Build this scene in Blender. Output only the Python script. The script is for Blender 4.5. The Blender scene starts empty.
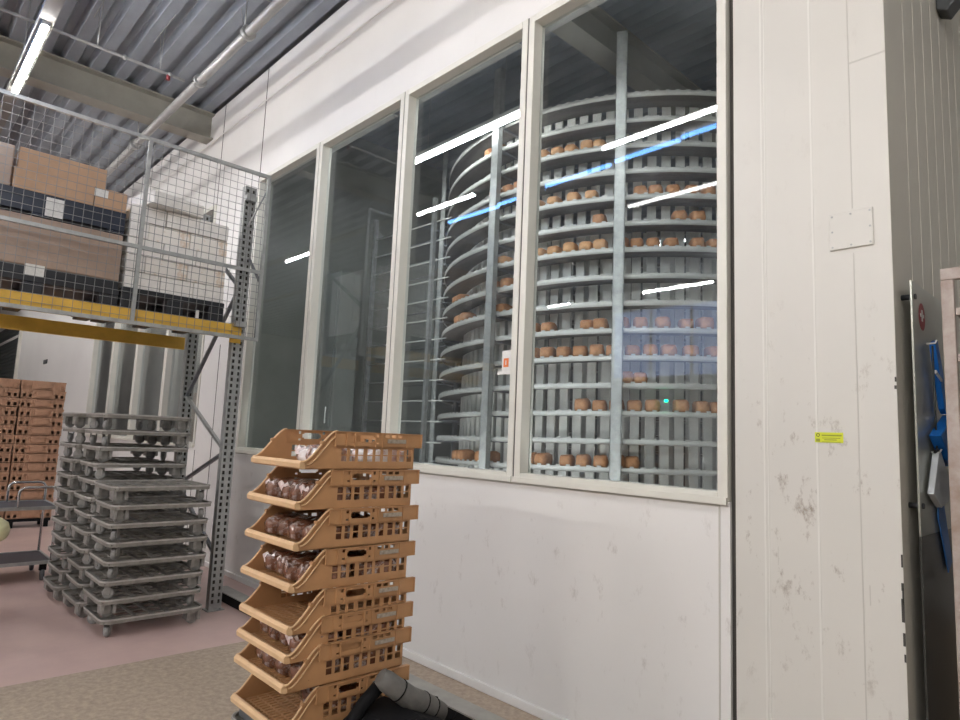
import bpy, math, random
from mathutils import Vector, Matrix, Euler
random.seed(7)
PI = math.pi
scn = bpy.context.scene
COL = scn.collection

# ------------------------------------------------------------------ materials
def mat(name, col, rough=0.6, metal=0.0, var=0.0, vscale=6.0, col2=None, bump=0.0, bscale=40.0, coat=0.0, spec=0.5, ramp=(0.35, 0.65), emit=None, estr=0.0):
    m = bpy.data.materials.new(name); m.use_nodes = True
    nt = m.node_tree; N = nt.nodes; L = nt.links
    b = N['Principled BSDF']
    c = tuple(col) + (1,)
    b.inputs['Base Color'].default_value = c
    b.inputs['Roughness'].default_value = rough
    b.inputs['Metallic'].default_value = metal
    b.inputs['Specular IOR Level'].default_value = spec
    if coat: b.inputs['Coat Weight'].default_value = coat; b.inputs['Coat Roughness'].default_value = 0.12
    if emit:
        b.inputs['Emission Color'].default_value = tuple(emit) + (1,); b.inputs['Emission Strength'].default_value = estr
    tc = N.new('ShaderNodeTexCoord')
    if var > 0 or col2:
        nz = N.new('ShaderNodeTexNoise'); nz.inputs['Scale'].default_value = vscale; nz.inputs['Detail'].default_value = 6; nz.inputs['Roughness'].default_value = 0.65
        L.new(tc.outputs['Object'], nz.inputs['Vector'])
        r = N.new('ShaderNodeValToRGB'); r.color_ramp.elements[0].position = ramp[0]; r.color_ramp.elements[1].position = ramp[1]
        c2 = tuple(col2) if col2 else tuple(max(0, x * (1 - var)) for x in col)
        r.color_ramp.elements[0].color = c2 + (1,); r.color_ramp.elements[1].color = c
        L.new(nz.outputs['Fac'], r.inputs['Fac']); L.new(r.outputs['Color'], b.inputs['Base Color'])
    if bump > 0:
        n2 = N.new('ShaderNodeTexNoise'); n2.inputs['Scale'].default_value = bscale; n2.inputs['Detail'].default_value = 4
        L.new(tc.outputs['Object'], n2.inputs['Vector'])
        bp = N.new('ShaderNodeBump'); bp.inputs['Strength'].default_value = bump; bp.inputs['Distance'].default_value = 0.02
        L.new(n2.outputs['Fac'], bp.inputs['Height']); L.new(bp.outputs['Normal'], b.inputs['Normal'])
    return m

def glass_mat(name, tint=(0.86, 0.9, 0.92), base=0.05, dirt=0.02, gain=1.0):
    m = bpy.data.materials.new(name); m.use_nodes = True
    nt = m.node_tree; N = nt.nodes; L = nt.links
    N.remove(N['Principled BSDF']); out = N['Material Output']
    tr = N.new('ShaderNodeBsdfTransparent'); tr.inputs['Color'].default_value = tint + (1,)
    gl = N.new('ShaderNodeBsdfGlossy'); gl.inputs['Roughness'].default_value = 0.012; gl.inputs['Color'].default_value = (0.95, 0.97, 1, 1)
    lw = N.new('ShaderNodeLayerWeight'); lw.inputs['Blend'].default_value = 0.5
    pw = N.new('ShaderNodeMath'); pw.operation = 'POWER'; pw.inputs[1].default_value = 4.0
    ml = N.new('ShaderNodeMath'); ml.operation = 'MULTIPLY_ADD'; ml.inputs[1].default_value = 0.9 * gain; ml.inputs[2].default_value = base
    L.new(lw.outputs['Facing'], pw.inputs[0]); L.new(pw.outputs[0], ml.inputs[0])
    mx = N.new('ShaderNodeMixShader'); L.new(ml.outputs[0], mx.inputs['Fac']); L.new(tr.outputs[0], mx.inputs[1]); L.new(gl.outputs[0], mx.inputs[2])
    df = N.new('ShaderNodeBsdfDiffuse'); df.inputs['Color'].default_value = (0.8, 0.83, 0.86, 1)
    tc = N.new('ShaderNodeTexCoord'); nz = N.new('ShaderNodeTexNoise'); nz.inputs['Scale'].default_value = 2.2; nz.inputs['Detail'].default_value = 8; nz.inputs['Roughness'].default_value = 0.7
    L.new(tc.outputs['Object'], nz.inputs['Vector'])
    mr = N.new('ShaderNodeMapRange'); mr.inputs['From Min'].default_value = 0.42; mr.inputs['From Max'].default_value = 0.75
    mr.inputs['To Min'].default_value = dirt * 0.6; mr.inputs['To Max'].default_value = dirt * 3.0
    L.new(nz.outputs['Fac'], mr.inputs['Value'])
    m2 = N.new('ShaderNodeMixShader'); L.new(mr.outputs[0], m2.inputs['Fac']); L.new(mx.outputs[0], m2.inputs[1]); L.new(df.outputs[0], m2.inputs[2])
    L.new(m2.outputs[0], out.inputs['Surface'])
    return m

def emis(name, col, s):
    m = bpy.data.materials.new(name); m.use_nodes = True
    N = m.node_tree.nodes; N.remove(N['Principled BSDF'])
    e = N.new('ShaderNodeEmission'); e.inputs['Color'].default_value = tuple(col) + (1,); e.inputs['Strength'].default_value = s
    m.node_tree.links.new(e.outputs[0], N['Material Output'].inputs['Surface'])
    return m

def wall_mat(name, col, smudge=0.35, zc=1.3):
    """painted sandwich panel: broad tone variation, small scuffs"""
    m = mat(name, col, 0.42, var=0.0, bump=0.05, bscale=3.0)
    nt = m.node_tree; N = nt.nodes; L = nt.links; b = N['Principled BSDF']
    tc = N.new('ShaderNodeTexCoord')
    a = N.new('ShaderNodeTexNoise'); a.inputs['Scale'].default_value = 0.9; a.inputs['Detail'].default_value = 4
    s = N.new('ShaderNodeTexNoise'); s.inputs['Scale'].default_value = 7.0; s.inputs['Detail'].default_value = 8; s.inputs['Roughness'].default_value = 0.75
    L.new(tc.outputs['Object'], a.inputs['Vector'])
    mp = N.new('ShaderNodeMapping'); mp.inputs['Scale'].default_value = (1.6, 1.0, 0.8)
    L.new(tc.outputs['Object'], mp.inputs['Vector']); L.new(mp.outputs[0], s.inputs['Vector'])
    r1 = N.new('ShaderNodeMapRange'); r1.inputs['From Min'].default_value = 0.3; r1.inputs['From Max'].default_value = 0.7; r1.inputs['To Min'].default_value = 0.0; r1.inputs['To Max'].default_value = 1.0
    L.new(a.outputs['Fac'], r1.inputs['Value'])
    m1 = N.new('ShaderNodeMixRGB'); m1.inputs[1].default_value = tuple(x * 0.93 for x in col) + (1,); m1.inputs[2].default_value = tuple(col) + (1,)
    L.new(r1.outputs[0], m1.inputs['Fac'])
    r2 = N.new('ShaderNodeMapRange'); r2.inputs['From Min'].default_value = 0.585; r2.inputs['From Max'].default_value = 0.70; r2.inputs['To Min'].default_value = 0.0; r2.inputs['To Max'].default_value = smudge
    L.new(s.outputs['Fac'], r2.inputs['Value'])
    m2 = N.new('ShaderNodeMixRGB'); m2.inputs[2].default_value = (0.23, 0.18, 0.14, 1)
    # scuffs live in a band around trolley height
    sx = N.new('ShaderNodeSeparateXYZ'); L.new(tc.outputs['Object'], sx.inputs[0])
    d = N.new('ShaderNodeMath'); d.operation = 'SUBTRACT'; d.inputs[1].default_value = zc; L.new(sx.outputs['Z'], d.inputs[0])
    ab = N.new('ShaderNodeMath'); ab.operation = 'ABSOLUTE'; L.new(d.outputs[0], ab.inputs[0])
    r3 = N.new('ShaderNodeMapRange'); r3.inputs['From Min'].default_value = 0.25; r3.inputs['From Max'].default_value = 1.0; r3.inputs['To Min'].default_value = 1.0; r3.inputs['To Max'].default_value = 0.12
    L.new(ab.outputs[0], r3.inputs['Value'])
    mu = N.new('ShaderNodeMath'); mu.operation = 'MULTIPLY'; L.new(r2.outputs[0], mu.inputs[0]); L.new(r3.outputs[0], mu.inputs[1])
    L.new(mu.outputs[0], m2.inputs['Fac']); L.new(m1.outputs[0], m2.inputs[1]); L.new(m2.outputs[0], b.inputs['Base Color'])
    return m

M = {}
M['wall'] = wall_mat('painted wall panel', (0.75, 0.735, 0.715), 0.30, 0.8)
M['wall_col'] = wall_mat('painted wall cladding', (0.62, 0.60, 0.555), 0.85, 1.35)
M['wall_side'] = wall_mat('beige side wall', (0.46, 0.44, 0.385), 0.15)
M['wall_plain'] = mat('plain wall', (0.50, 0.49, 0.47), 0.6, var=0.1, vscale=0.6)
M['hall'] = mat('far hall wall', (0.50, 0.49, 0.47), 0.7, var=0.3, vscale=0.5)
M['seam'] = mat('dark joint', (0.05, 0.045, 0.04), 0.8)
M['seam_light'] = mat('light joint', (0.80, 0.79, 0.75), 0.5)
M['seam_mid'] = mat('mid grey joint', (0.50, 0.48, 0.44), 0.6)  # mid grey for panel joints and scratches
M['seam_side'] = mat('side wall joint', (0.47, 0.45, 0.40), 0.6)
M['seam_col'] = mat('cladding joint', (0.69, 0.675, 0.63), 0.5)
M['frame'] = mat('cream window frame', (0.68, 0.665, 0.60), 0.4, var=0.06, vscale=4)
M['glass'] = glass_mat('window glass', (0.90, 0.93, 0.94), 0.045, 0.009, 0.7)
M['deck'] = mat('steel roof deck', (0.28, 0.31, 0.345), 0.6, 0.0, var=0.15, vscale=2)
M['beam'] = mat('painted roof beam', (0.30, 0.29, 0.25), 0.6, var=0.1)
M['pipe'] = mat('galvanised pipe', (0.40, 0.40, 0.39), 0.45, 0.4, var=0.15)
M['galv'] = mat('galvanised steel', (0.44, 0.45, 0.44), 0.42, 0.55, var=0.25, vscale=12)
M['galv_dark'] = mat('dull steel', (0.24, 0.25, 0.27), 0.45, 0.6, var=0.25, vscale=12)
M['chrome'] = mat('chrome tube', (0.62, 0.62, 0.62), 0.22, 0.9)
M['yellow'] = mat('yellow powder coat', (0.74, 0.45, 0.07), 0.45, var=0.2, vscale=5)
M['wire'] = mat('zinc wire', (0.26, 0.26, 0.255), 0.45, 0.6)
M['black'] = mat('black plastic', (0.018, 0.020, 0.026), 0.45, var=0.3)
M['navy'] = mat('dark blue plastic', (0.020, 0.028, 0.05), 0.4, var=0.3)
M['card'] = mat('brown cardboard', (0.50, 0.32, 0.20), 0.75, var=0.12, vscale=7)
M['card_wrap'] = mat('film wrapped cardboard', (0.40, 0.29, 0.225), 0.35, var=0.15, vscale=4, bump=0.5, bscale=9, coat=0.8)
M['white_card'] = mat('white carton', (0.88, 0.85, 0.81), 0.55, var=0.14, vscale=16)
M['white_tan'] = mat('white carton with tan print', (0.88, 0.84, 0.78), 0.55, col2=(0.72, 0.57, 0.43), vscale=7, ramp=(0.40, 0.50))
M['paper'] = mat('paper label', (0.75, 0.74, 0.71), 0.7, var=0.15, vscale=60)
M['tan'] = mat('tan plastic', (0.50, 0.27, 0.125), 0.42, var=0.14, vscale=6)
M['tan_lit'] = mat('lit tan plastic edge', (0.72, 0.48, 0.27), 0.4, var=0.12, vscale=10)  # paler tan paints in the light caught by lip and ribs
M['brown'] = mat('brown plastic crate', (0.46, 0.265, 0.165), 0.5, var=0.3, vscale=5)
M['grey_pl'] = mat('dusty grey plastic', (0.30, 0.28, 0.25), 0.55, var=0.5, vscale=9, ramp=(0.3, 0.7))
M['grey_lt'] = mat('worn grey plastic edge', (0.45, 0.43, 0.40), 0.5, var=0.35, vscale=12)
M['castor'] = mat('castor bracket', (0.36, 0.35, 0.33), 0.45, 0.3, var=0.3, vscale=20)
M['wheel'] = mat('grey wheel tread', (0.30, 0.295, 0.285), 0.5, var=0.3, vscale=25)
M['wheel_dark'] = mat('dark wheel tread', (0.10, 0.105, 0.115), 0.5, var=0.3, vscale=25)
M['loaf_bag'] = mat('bagged loaf', (0.74, 0.68, 0.66), 0.22, col2=(0.20, 0.085, 0.05), vscale=16, bump=0.9, bscale=22, coat=1.0, ramp=(0.52, 0.70))  # whitish noise streaks paint the bag's highlights into the colour
M['loaf_bag2'] = mat('bagged pale loaf', (0.84, 0.80, 0.80), 0.22, col2=(0.52, 0.25, 0.20), vscale=14, bump=0.9, bscale=22, coat=1.0, ramp=(0.36, 0.55))
M['loaf'] = mat('tin loaf crust', (0.50, 0.24, 0.105), 0.65, col2=(0.30, 0.12, 0.045), vscale=9, bump=0.2, bscale=30)
M['loaf_lt'] = mat('pale tin loaf crust', (0.62, 0.35, 0.17), 0.65, col2=(0.44, 0.21, 0.09), vscale=9, bump=0.2, bscale=30)
M['steel'] = mat('brushed steel rail', (0.60, 0.60, 0.57), 0.42, 0.3, var=0.12, vscale=8)
M['belt'] = mat('steel mesh belt', (0.17, 0.155, 0.14), 0.5, 0.2, var=0.3, vscale=50)
M['slat'] = mat('drum slat', (0.78, 0.78, 0.74), 0.5, 0.0, var=0.1)
M['epoxy'] = mat('pink grey epoxy floor', (0.60, 0.435, 0.385), 0.38, col2=(0.50, 0.35, 0.325), vscale=1.2, bump=0.05, bscale=30)
M['speck'] = mat('speckled worn floor', (0.46, 0.37, 0.28), 0.6, col2=(0.31, 0.245, 0.185), vscale=26, bump=0.1, bscale=60)
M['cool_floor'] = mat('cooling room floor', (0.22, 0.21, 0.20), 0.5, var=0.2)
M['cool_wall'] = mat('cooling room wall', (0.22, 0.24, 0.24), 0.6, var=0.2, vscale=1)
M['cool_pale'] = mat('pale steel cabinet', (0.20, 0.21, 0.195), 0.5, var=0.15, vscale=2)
M['blue'] = mat('bright blue plastic', (0.01, 0.17, 0.62), 0.4)
M['red'] = mat('red sticker', (0.22, 0.025, 0.03), 0.5)
M['white'] = mat('white plastic', (0.78, 0.78, 0.76), 0.4)
M['pale_brush'] = mat('pale translucent plastic', (0.52, 0.55, 0.58), 0.35)
M['board'] = mat('steel tool board', (0.40, 0.41, 0.37), 0.28, 0.55, var=0.15, vscale=2)
M['board_reflect'] = mat('dark reflection on lower board', (0.035, 0.035, 0.033), 0.3)  # dark colour stands in for a reflection in the lower sheet
M['worn_post'] = mat('worn pale metal post', (0.42, 0.36, 0.33), 0.5, col2=(0.30, 0.22, 0.18), vscale=10, ramp=(0.3, 0.6))
M['lime'] = mat('yellow green label', (0.62, 0.66, 0.03), 0.5)
M['ink'] = mat('dark print', (0.05, 0.06, 0.01), 0.6)
M['olive'] = mat('olive print', (0.27, 0.30, 0.02), 0.6)
M['orange'] = mat('orange print', (0.75, 0.20, 0.06), 0.6)
M['grey_pad'] = mat('grey padded sleeve', (0.15, 0.145, 0.135), 0.7, var=0.2, vscale=14, bump=0.2, bscale=20)
M['matt_black'] = mat('matt black', (0.008, 0.008, 0.009), 0.75, spec=0.15)
M['pale_yellow'] = mat('pale yellow plastic', (0.88, 0.84, 0.52), 0.5)
M['rail_top'] = mat('grey rail top', (0.36, 0.35, 0.32), 0.5, var=0.2, vscale=8)
M['sensor'] = mat('dark grey housing', (0.055, 0.06, 0.062), 0.5)
M['tube'] = emis('lit lamp tube', (1.0, 0.965, 0.94), 52.0)
M['tube_blue'] = emis('blue lit strip', (0.16, 0.40, 1.0), 8.0)
M['tube_cool'] = emis('cooling room lamp tube', (0.98, 0.98, 0.96), 13.0)
M['store_wall'] = mat('store room wall', (0.60, 0.56, 0.50), 0.6, var=0.35, vscale=0.8)
M['worn_card'] = mat('worn card strip', (0.46, 0.40, 0.33), 0.7, var=0.4, vscale=60)
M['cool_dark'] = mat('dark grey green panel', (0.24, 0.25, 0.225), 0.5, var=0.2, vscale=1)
M['tube_back'] = emis('bright far lamp tube', (1.0, 0.975, 0.96), 165.0)
M['tube_fill'] = emis('fill lamp tube', (1.0, 0.97, 0.94), 30.0)  # for the lamps added out of view on the right
M['daylight'] = emis('daylight behind frosted pane', (0.60, 0.70, 1.0), 0.85)
M['trunking'] = mat('painted trunking', (0.24, 0.235, 0.22), 0.7)
M['tube_dim'] = emis('dim lamp tube', (1.0, 0.96, 0.9), 7.0)
M['green_lit'] = emis('green indicator', (0.0, 0.9, 0.35), 3.0)
M['shutter'] = mat('dark roller shutter', (0.055, 0.065, 0.065), 0.6, var=0.2)

# ------------------------------------------------------------------ mesh builder
class MB:
    def __init__(s): s.v = []; s.f = []; s.sm = []; s.mi = []; s.cur = 0
    def face(s, idx, smooth=False): s.f.append(tuple(idx)); s.sm.append(smooth); s.mi.append(s.cur)
    def add(s, vs): n = len(s.v); s.v += [tuple(v) for v in vs]; return n
    def box(s, x0, x1, y0, y1, z0, z1, T=None):
        c = [(x, y, z) for z in (z0, z1) for y in (y0, y1) for x in (x0, x1)]
        if T is not None: c = [tuple(T @ Vector(p)) for p in c]
        n = s.add(c)
        for q in ((0, 2, 3, 1), (4, 5, 7, 6), (0, 1, 5, 4), (2, 6, 7, 3), (0, 4, 6, 2), (1, 3, 7, 5)): s.face([n + i for i in q])
        return s
    def bar(s, p0, p1, w, h=None, up=(0, 0, 1)):
        h = h or w; p0 = Vector(p0); p1 = Vector(p1); d = (p1 - p0); L = d.length; d.normalize()
        u = Vector(up); a = d.cross(u)
        if a.length < 1e-4: a = d.cross(Vector((1, 0, 0)))
        a.normalize(); b = a.cross(d)
        T = Matrix((( d.x, a.x, b.x, p0.x), (d.y, a.y, b.y, p0.y), (d.z, a.z, b.z, p0.z), (0, 0, 0, 1)))
        return s.box(0, L, -w / 2, w / 2, -h / 2, h / 2, T)
    def tube(s, pts, r, n=8, closed=False, caps=True, smooth=True):
        pts = [Vector(p) for p in pts]; m = len(pts); rings = []; prev = None
        for i, p in enumerate(pts):
            if closed: t = pts[(i + 1) % m] - pts[i - 1]
            else: t = pts[min(i + 1, m - 1)] - pts[max(i - 1, 0)]
            t.normalize()
            if prev is None:
                a = t.cross(Vector((0, 0, 1)))
                if a.length < 1e-3: a = t.cross(Vector((1, 0, 0)))
            else: a = prev - t * prev.dot(t)
            a.normalize(); prev = a; b = t.cross(a)
            rr = r[i] if isinstance(r, (list, tuple)) else r
            rings.append(s.add([p + (a * math.cos(2 * PI * k / n) + b * math.sin(2 * PI * k / n)) * rr for k in range(n)]))
        for i in range(m if closed else m - 1):
            A = rings[i]; B = rings[(i + 1) % m]
            for k in range(n): s.face((A + k, A + (k + 1) % n, B + (k + 1) % n, B + k), smooth)
        if caps and not closed:
            s.face([rings[0] + k for k in range(n)][::-1]); s.face([rings[-1] + k for k in range(n)])
        return s
    def cyl(s, p0, p1, r, n=16): return s.tube([p0, p1], r, n)
    def lathe(s, prof, c=(0, 0, 0), n=20, T=None):
        rings = []
        for r, z in prof:
            vs = [Vector((c[0] + r * math.cos(2 * PI * k / n), c[1] + r * math.sin(2 * PI * k / n), c[2] + z)) for k in range(n)]
            if T is not None: vs = [T @ v for v in vs]
            rings.append(s.add(vs))
        for A, B in zip(rings, rings[1:]):
            for k in range(n): s.face((A + k, A + (k + 1) % n, B + (k + 1) % n, B + k), True)
        s.face([rings[0] + k for k in range(n)][::-1]); s.face([rings[-1] + k for k in range(n)])
        return s
    def prism(s, poly, f0, f1):
        """poly: 2D points, f0/f1 map a 2D point to the two end caps"""
        n = len(poly); a = s.add([f0(*p) for p in poly]); b = s.add([f1(*p) for p in poly])
        s.face([a + i for i in range(n)][::-1]); s.face([b + i for i in range(n)])
        for i in range(n): s.face((a + i, a + (i + 1) % n, b + (i + 1) % n, b + i))
        return s
    def perf(s, us, vs, hole, P, th):
        """perforated plate: grid us x vs, hole(i,j) -> bool, P(u,v,w) -> 3D point, w in 0..th"""
        nu, nv = len(us), len(vs)
        idx = {}
        def V(i, j, w):
            k = (i, j, w)
            if k not in idx: idx[k] = s.add([P(us[i], vs[j], w * th)])
            return idx[k]
        solid = lambda i, j: 0 <= i < nu - 1 and 0 <= j < nv - 1 and not hole(i, j)
        for i in range(nu - 1):
            for j in range(nv - 1):
                if not solid(i, j): continue
                s.face((V(i, j, 0), V(i, j + 1, 0), V(i + 1, j + 1, 0), V(i + 1, j, 0)))
                s.face((V(i, j, 1), V(i + 1, j, 1), V(i + 1, j + 1, 1), V(i, j + 1, 1)))
                if not solid(i - 1, j): s.face((V(i, j, 0), V(i, j, 1), V(i, j + 1, 1), V(i, j + 1, 0)))
                if not solid(i + 1, j): s.face((V(i + 1, j, 0), V(i + 1, j + 1, 0), V(i + 1, j + 1, 1), V(i + 1, j, 1)))
                if not solid(i, j - 1): s.face((V(i, j, 0), V(i + 1, j, 0), V(i + 1, j, 1), V(i, j, 1)))
                if not solid(i, j + 1): s.face((V(i, j + 1, 0), V(i, j + 1, 1), V(i + 1, j + 1, 1), V(i + 1, j + 1, 0)))
        return s
    def mesh(s, name, mats):
        me = bpy.data.meshes.new(name); me.from_pydata(s.v, [], s.f)
        me.polygons.foreach_set('use_smooth', s.sm); me.polygons.foreach_set('material_index', s.mi)
        for m in (mats if isinstance(mats, (list, tuple)) else [mats]): me.materials.append(M[m])
        me.update(); return me
    def build(s, name, mats, parent=None, bevel=0.0, loc=None, seg=2):
        o = bpy.data.objects.new(name, s.mesh(name, mats)); COL.objects.link(o)
        if parent is not None: o.parent = parent
        if loc is not None: o.location = loc
        if bevel > 0:
            b = o.modifiers.new('bevel', 'BEVEL'); b.width = bevel; b.segments = seg; b.limit_method = 'ANGLE'; b.angle_limit = 0.7
        return o

def tag(o, label, cat, group=None, kind=None):
    o['label'] = label
    if cat: o['category'] = cat
    if group: o['group'] = group
    if kind: o['kind'] = kind
    return o
def empty(name, loc=(0, 0, 0), rz=0.0):
    o = bpy.data.objects.new(name, None); COL.objects.link(o); o.location = loc; o.rotation_euler = (0, 0, rz); o.empty_display_size = 0.1
    return o
def struct(o): o['kind'] = 'structure'; return o
def copy_tree(o, parent=None):
    c = o.copy(); COL.objects.link(c)
    if parent is not None: c.parent = parent
    for ch in list(o.children): copy_tree(ch, c)
    return c
ORD = ['first', 'second', 'third', 'fourth', 'fifth', 'sixth', 'seventh', 'eighth', 'ninth', 'tenth', 'eleventh', 'twelfth', 'thirteenth', 'fourteenth', 'fifteenth', 'sixteenth', 'seventeenth', 'eighteenth', 'nineteenth', 'twentieth']
def B(*a): return MB().box(*a)

# ------------------------------------------------------------------ camera
F, YAW, PITCH, ROLL, H = 646.99, 0.816547, 0.119804, 0.0420294, 1.6
f = Vector((-math.sin(YAW) * math.cos(PITCH), math.cos(YAW) * math.cos(PITCH), math.sin(PITCH)))
r0 = Vector((math.cos(YAW), math.sin(YAW), 0)); u0 = r0.cross(f)
r = r0 * math.cos(ROLL) + u0 * math.sin(ROLL); u = u0 * math.cos(ROLL) - r0 * math.sin(ROLL)
cam = bpy.data.cameras.new('camera'); co = bpy.data.objects.new('camera', cam); COL.objects.link(co)
co.matrix_world = Matrix(((r.x, u.x, -f.x, 0), (r.y, u.y, -f.y, 0), (r.z, u.z, -f.z, H), (0, 0, 0, 1)))
cam.sensor_width = 36; cam.lens = F / 960 * 36; cam.clip_start = 0.02; cam.clip_end = 100
scn.camera = co

# ------------------------------------------------------------------ setting
WY = 3.057         # face of the window wall
ZC = 5.9           # underside of the roof deck
GL = 3.125         # glass plane
fl = MB(); fl.cur = 0; fl.box(-28, -4.89, -9, WY + 0.15, -0.1, 0); fl.cur = 1; fl.box(-4.89, 4, -9, WY + 0.15, -0.1, 0); fl.box(-0.75, 4, WY + 0.15, 8, -0.1, 0)
struct(fl.build('floor', ['epoxy', 'speck']))
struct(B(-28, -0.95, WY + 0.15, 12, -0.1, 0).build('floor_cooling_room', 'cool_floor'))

# corrugated roof deck, ribs along X
prof = []; y = -9.0
while y < 12.0:
    prof += [(y, ZC), (y + 0.12, ZC), (y + 0.155, ZC + 0.09), (y + 0.235, ZC + 0.09), (y + 0.27, ZC)]; y += 0.27
dk = MB(); n = dk.add([(-28, a, b) for a, b in prof]); k = dk.add([(4, a, b) for a, b in prof])
n2 = dk.add([(-28, a, b + 0.02) for a, b in prof]); k2 = dk.add([(4, a, b + 0.02) for a, b in prof])
for i in range(len(prof) - 1):
    dk.face((n + i, n + i + 1, k + i + 1, k + i)); dk.face((n2 + i, k2 + i, k2 + i + 1, n2 + i + 1))
struct(dk.build('ceiling', 'deck'))

# window wall: pieces around the two banks of windows
X4, W1 = -1.462, 1.4285            # right edge of the near bank, window pitch
near = [X4 - W1 * i for i in range(5)]            # -1.515 ... -7.175
far = [-8.43 - W1 * i for i in range(5)]          # -8.43 ... -14.09
Z0, Z1 = 1.345, 4.52
TH = 0.12
wl = MB()
wl.box(-28, -14.09, WY, WY + TH, 0, ZC); wl.box(-8.43, -7.175, WY, WY + TH, 0, ZC)
wl.box(-14.09, -8.43, WY, WY + TH, 0, Z0); wl.box(-14.09, -8.43, WY, WY + TH, Z1, ZC)
wl.box(-7.175, -1.461, WY, WY + TH, 0, Z0); wl.box(-7.175, -1.461, WY, WY + TH, Z1, ZC)
wf = struct(wl.build('wall_front', 'wall'))
sm = MB()
for x in (-7.165, -8.44, -14.10): sm.box(x - 0.006, x + 0.006, WY - 0.003, WY + 0.001, Z1, ZC)
sm.box(-7.9, -7.888, WY - 0.003, WY + 0.001, 0, 2.6); sm.box(-8.42, -8.41, WY - 0.003, WY + 0.001, 0, 1.3)
sm.build('panel_joint', 'seam', wf)
sm = MB(); sm.box(-14, -1.46, WY - 0.004, WY + 0.001, 5.485, 5.50); sm.build('panel_joint', 'seam_light', wf)
sm = MB(); sm.box(-7.175, -1.512, WY - 0.004, WY + 0.001, Z0 - 0.028, Z0 - 0.018); sm.box(-1.518, -1.510, WY - 0.003, WY + 0.001, 0.05, Z0 - 0.02)
sm.build('panel_joint', 'seam_mid', wf)
# cladding column at the corner, standing proud of the wall, with its dark gap
wc = MB(); wc.box(-1.43, -0.75, WY - 0.007, WY + 0.25, 0, ZC)
wcc = struct(wc.build('wall_corner', 'wall_col'))
g = MB(); g.box(-1.461, -1.431, WY + 0.02, WY + 0.10, 0, ZC); struct(g.build('trim_1', 'seam'))
cj = MB()
for x in (-1.29, -1.06): cj.box(x - 0.004, x + 0.004, WY - 0.009, WY - 0.006, 0, ZC)
cj.box(-1.29 + 0.014, -1.29 + 0.018, WY - 0.009, WY - 0.006, 0, ZC)
cj.build('panel_joint', 'seam_col', wcc)
cj = MB(); cj.box(-0.897, -0.893, WY - 0.009, WY - 0.006, 0, 2.47); cj.box(-0.897, -0.893, WY - 0.009, WY - 0.006, 2.67, ZC); cj.box(-0.895, -0.75, WY - 0.009, WY - 0.006, 3.348, 3.354)
cj.build('panel_joint', 'seam_mid', wcc)
# chipped edge of the corner
ch = MB(); random.seed(3)
for z, h, w in ((1.90, 0.02, 0.006), (1.87, 0.015, 0.008), (1.16, 0.05, 0.006), (1.07, 0.03, 0.008), (1.02, 0.06, 0.006), (0.95, 0.09, 0.01), (0.86, 0.05, 0.008), (0.80, 0.03, 0.006)):
    ch.box(-0.75 - w, -0.7496, WY - 0.0076, WY + 0.002, z, z + h)
ch.build('chipped_edge', 'seam', wcc)
# dents and scratches
sc = MB(); sc.box(-1.235, -1.233, WY - 0.0076, WY - 0.006, 1.09, 1.17); sc.box(-0.871, -0.867, WY - 0.0076, WY - 0.006, 0.99, 1.07)
sc.build('scratch', 'seam_mid', wcc)
# side wall running away behind the corner
sw = MB(); sw.box(-0.95, -0.75, WY + 0.25, 8, 0, ZC)
sws = struct(sw.build('wall_side', 'wall_side'))
sj = MB(); y = 3.36
while y < 8: sj.box(-0.751, -0.748, y, y + 0.005, 0, ZC); y += 0.19
sj.build('panel_joint', 'seam_side', sws)
cs = MB(); cs.box(-0.7505, -0.749, WY - 0.006, WY + 0.25, 0, ZC); cs.build('corner_return', 'wall_side', wcc)
struct(B(-0.95, 4.2, 8, 8.2, 0, ZC).build('wall_far_end', 'wall_plain'))
struct(B(4, 4.2, -9, 8, 0, ZC).build('wall_right', 'hall'))
struct(B(-28, 4.2, -9.2, -9, 0, ZC).build('wall_back', 'hall'))
struct(B(-28.2, -28, -9.2, 12.2, 0, ZC).build('wall_left', 'hall'))
dw = struct(MB().box(-10.7, -7.0, -8.99, -8.94, 3.35, 5.35).build('window_9', 'frame'))
for k in range(3): B(-10.62 + k * 1.2, -9.50 + k * 1.2, -8.939, -8.93, 3.43, 5.27).build('daylit_pane', 'daylight', dw)
# cooling room shell
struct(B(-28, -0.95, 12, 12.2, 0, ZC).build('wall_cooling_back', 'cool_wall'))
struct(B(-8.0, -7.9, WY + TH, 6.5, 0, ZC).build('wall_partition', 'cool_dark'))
struct(B(-27, -8.01, 4.3, 4.4, 0, ZC).build('wall_store', 'store_wall'))
# base of the window wall
bb = MB(); bb.box(-14, -7.9, WY - 0.02, WY, 0, 0.07); bb.box(-7.88, -1.47, WY - 0.022, WY, 0, 0.055)
struct(bb.build('baseboard_front', 'wall', bevel=0.006))

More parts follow.
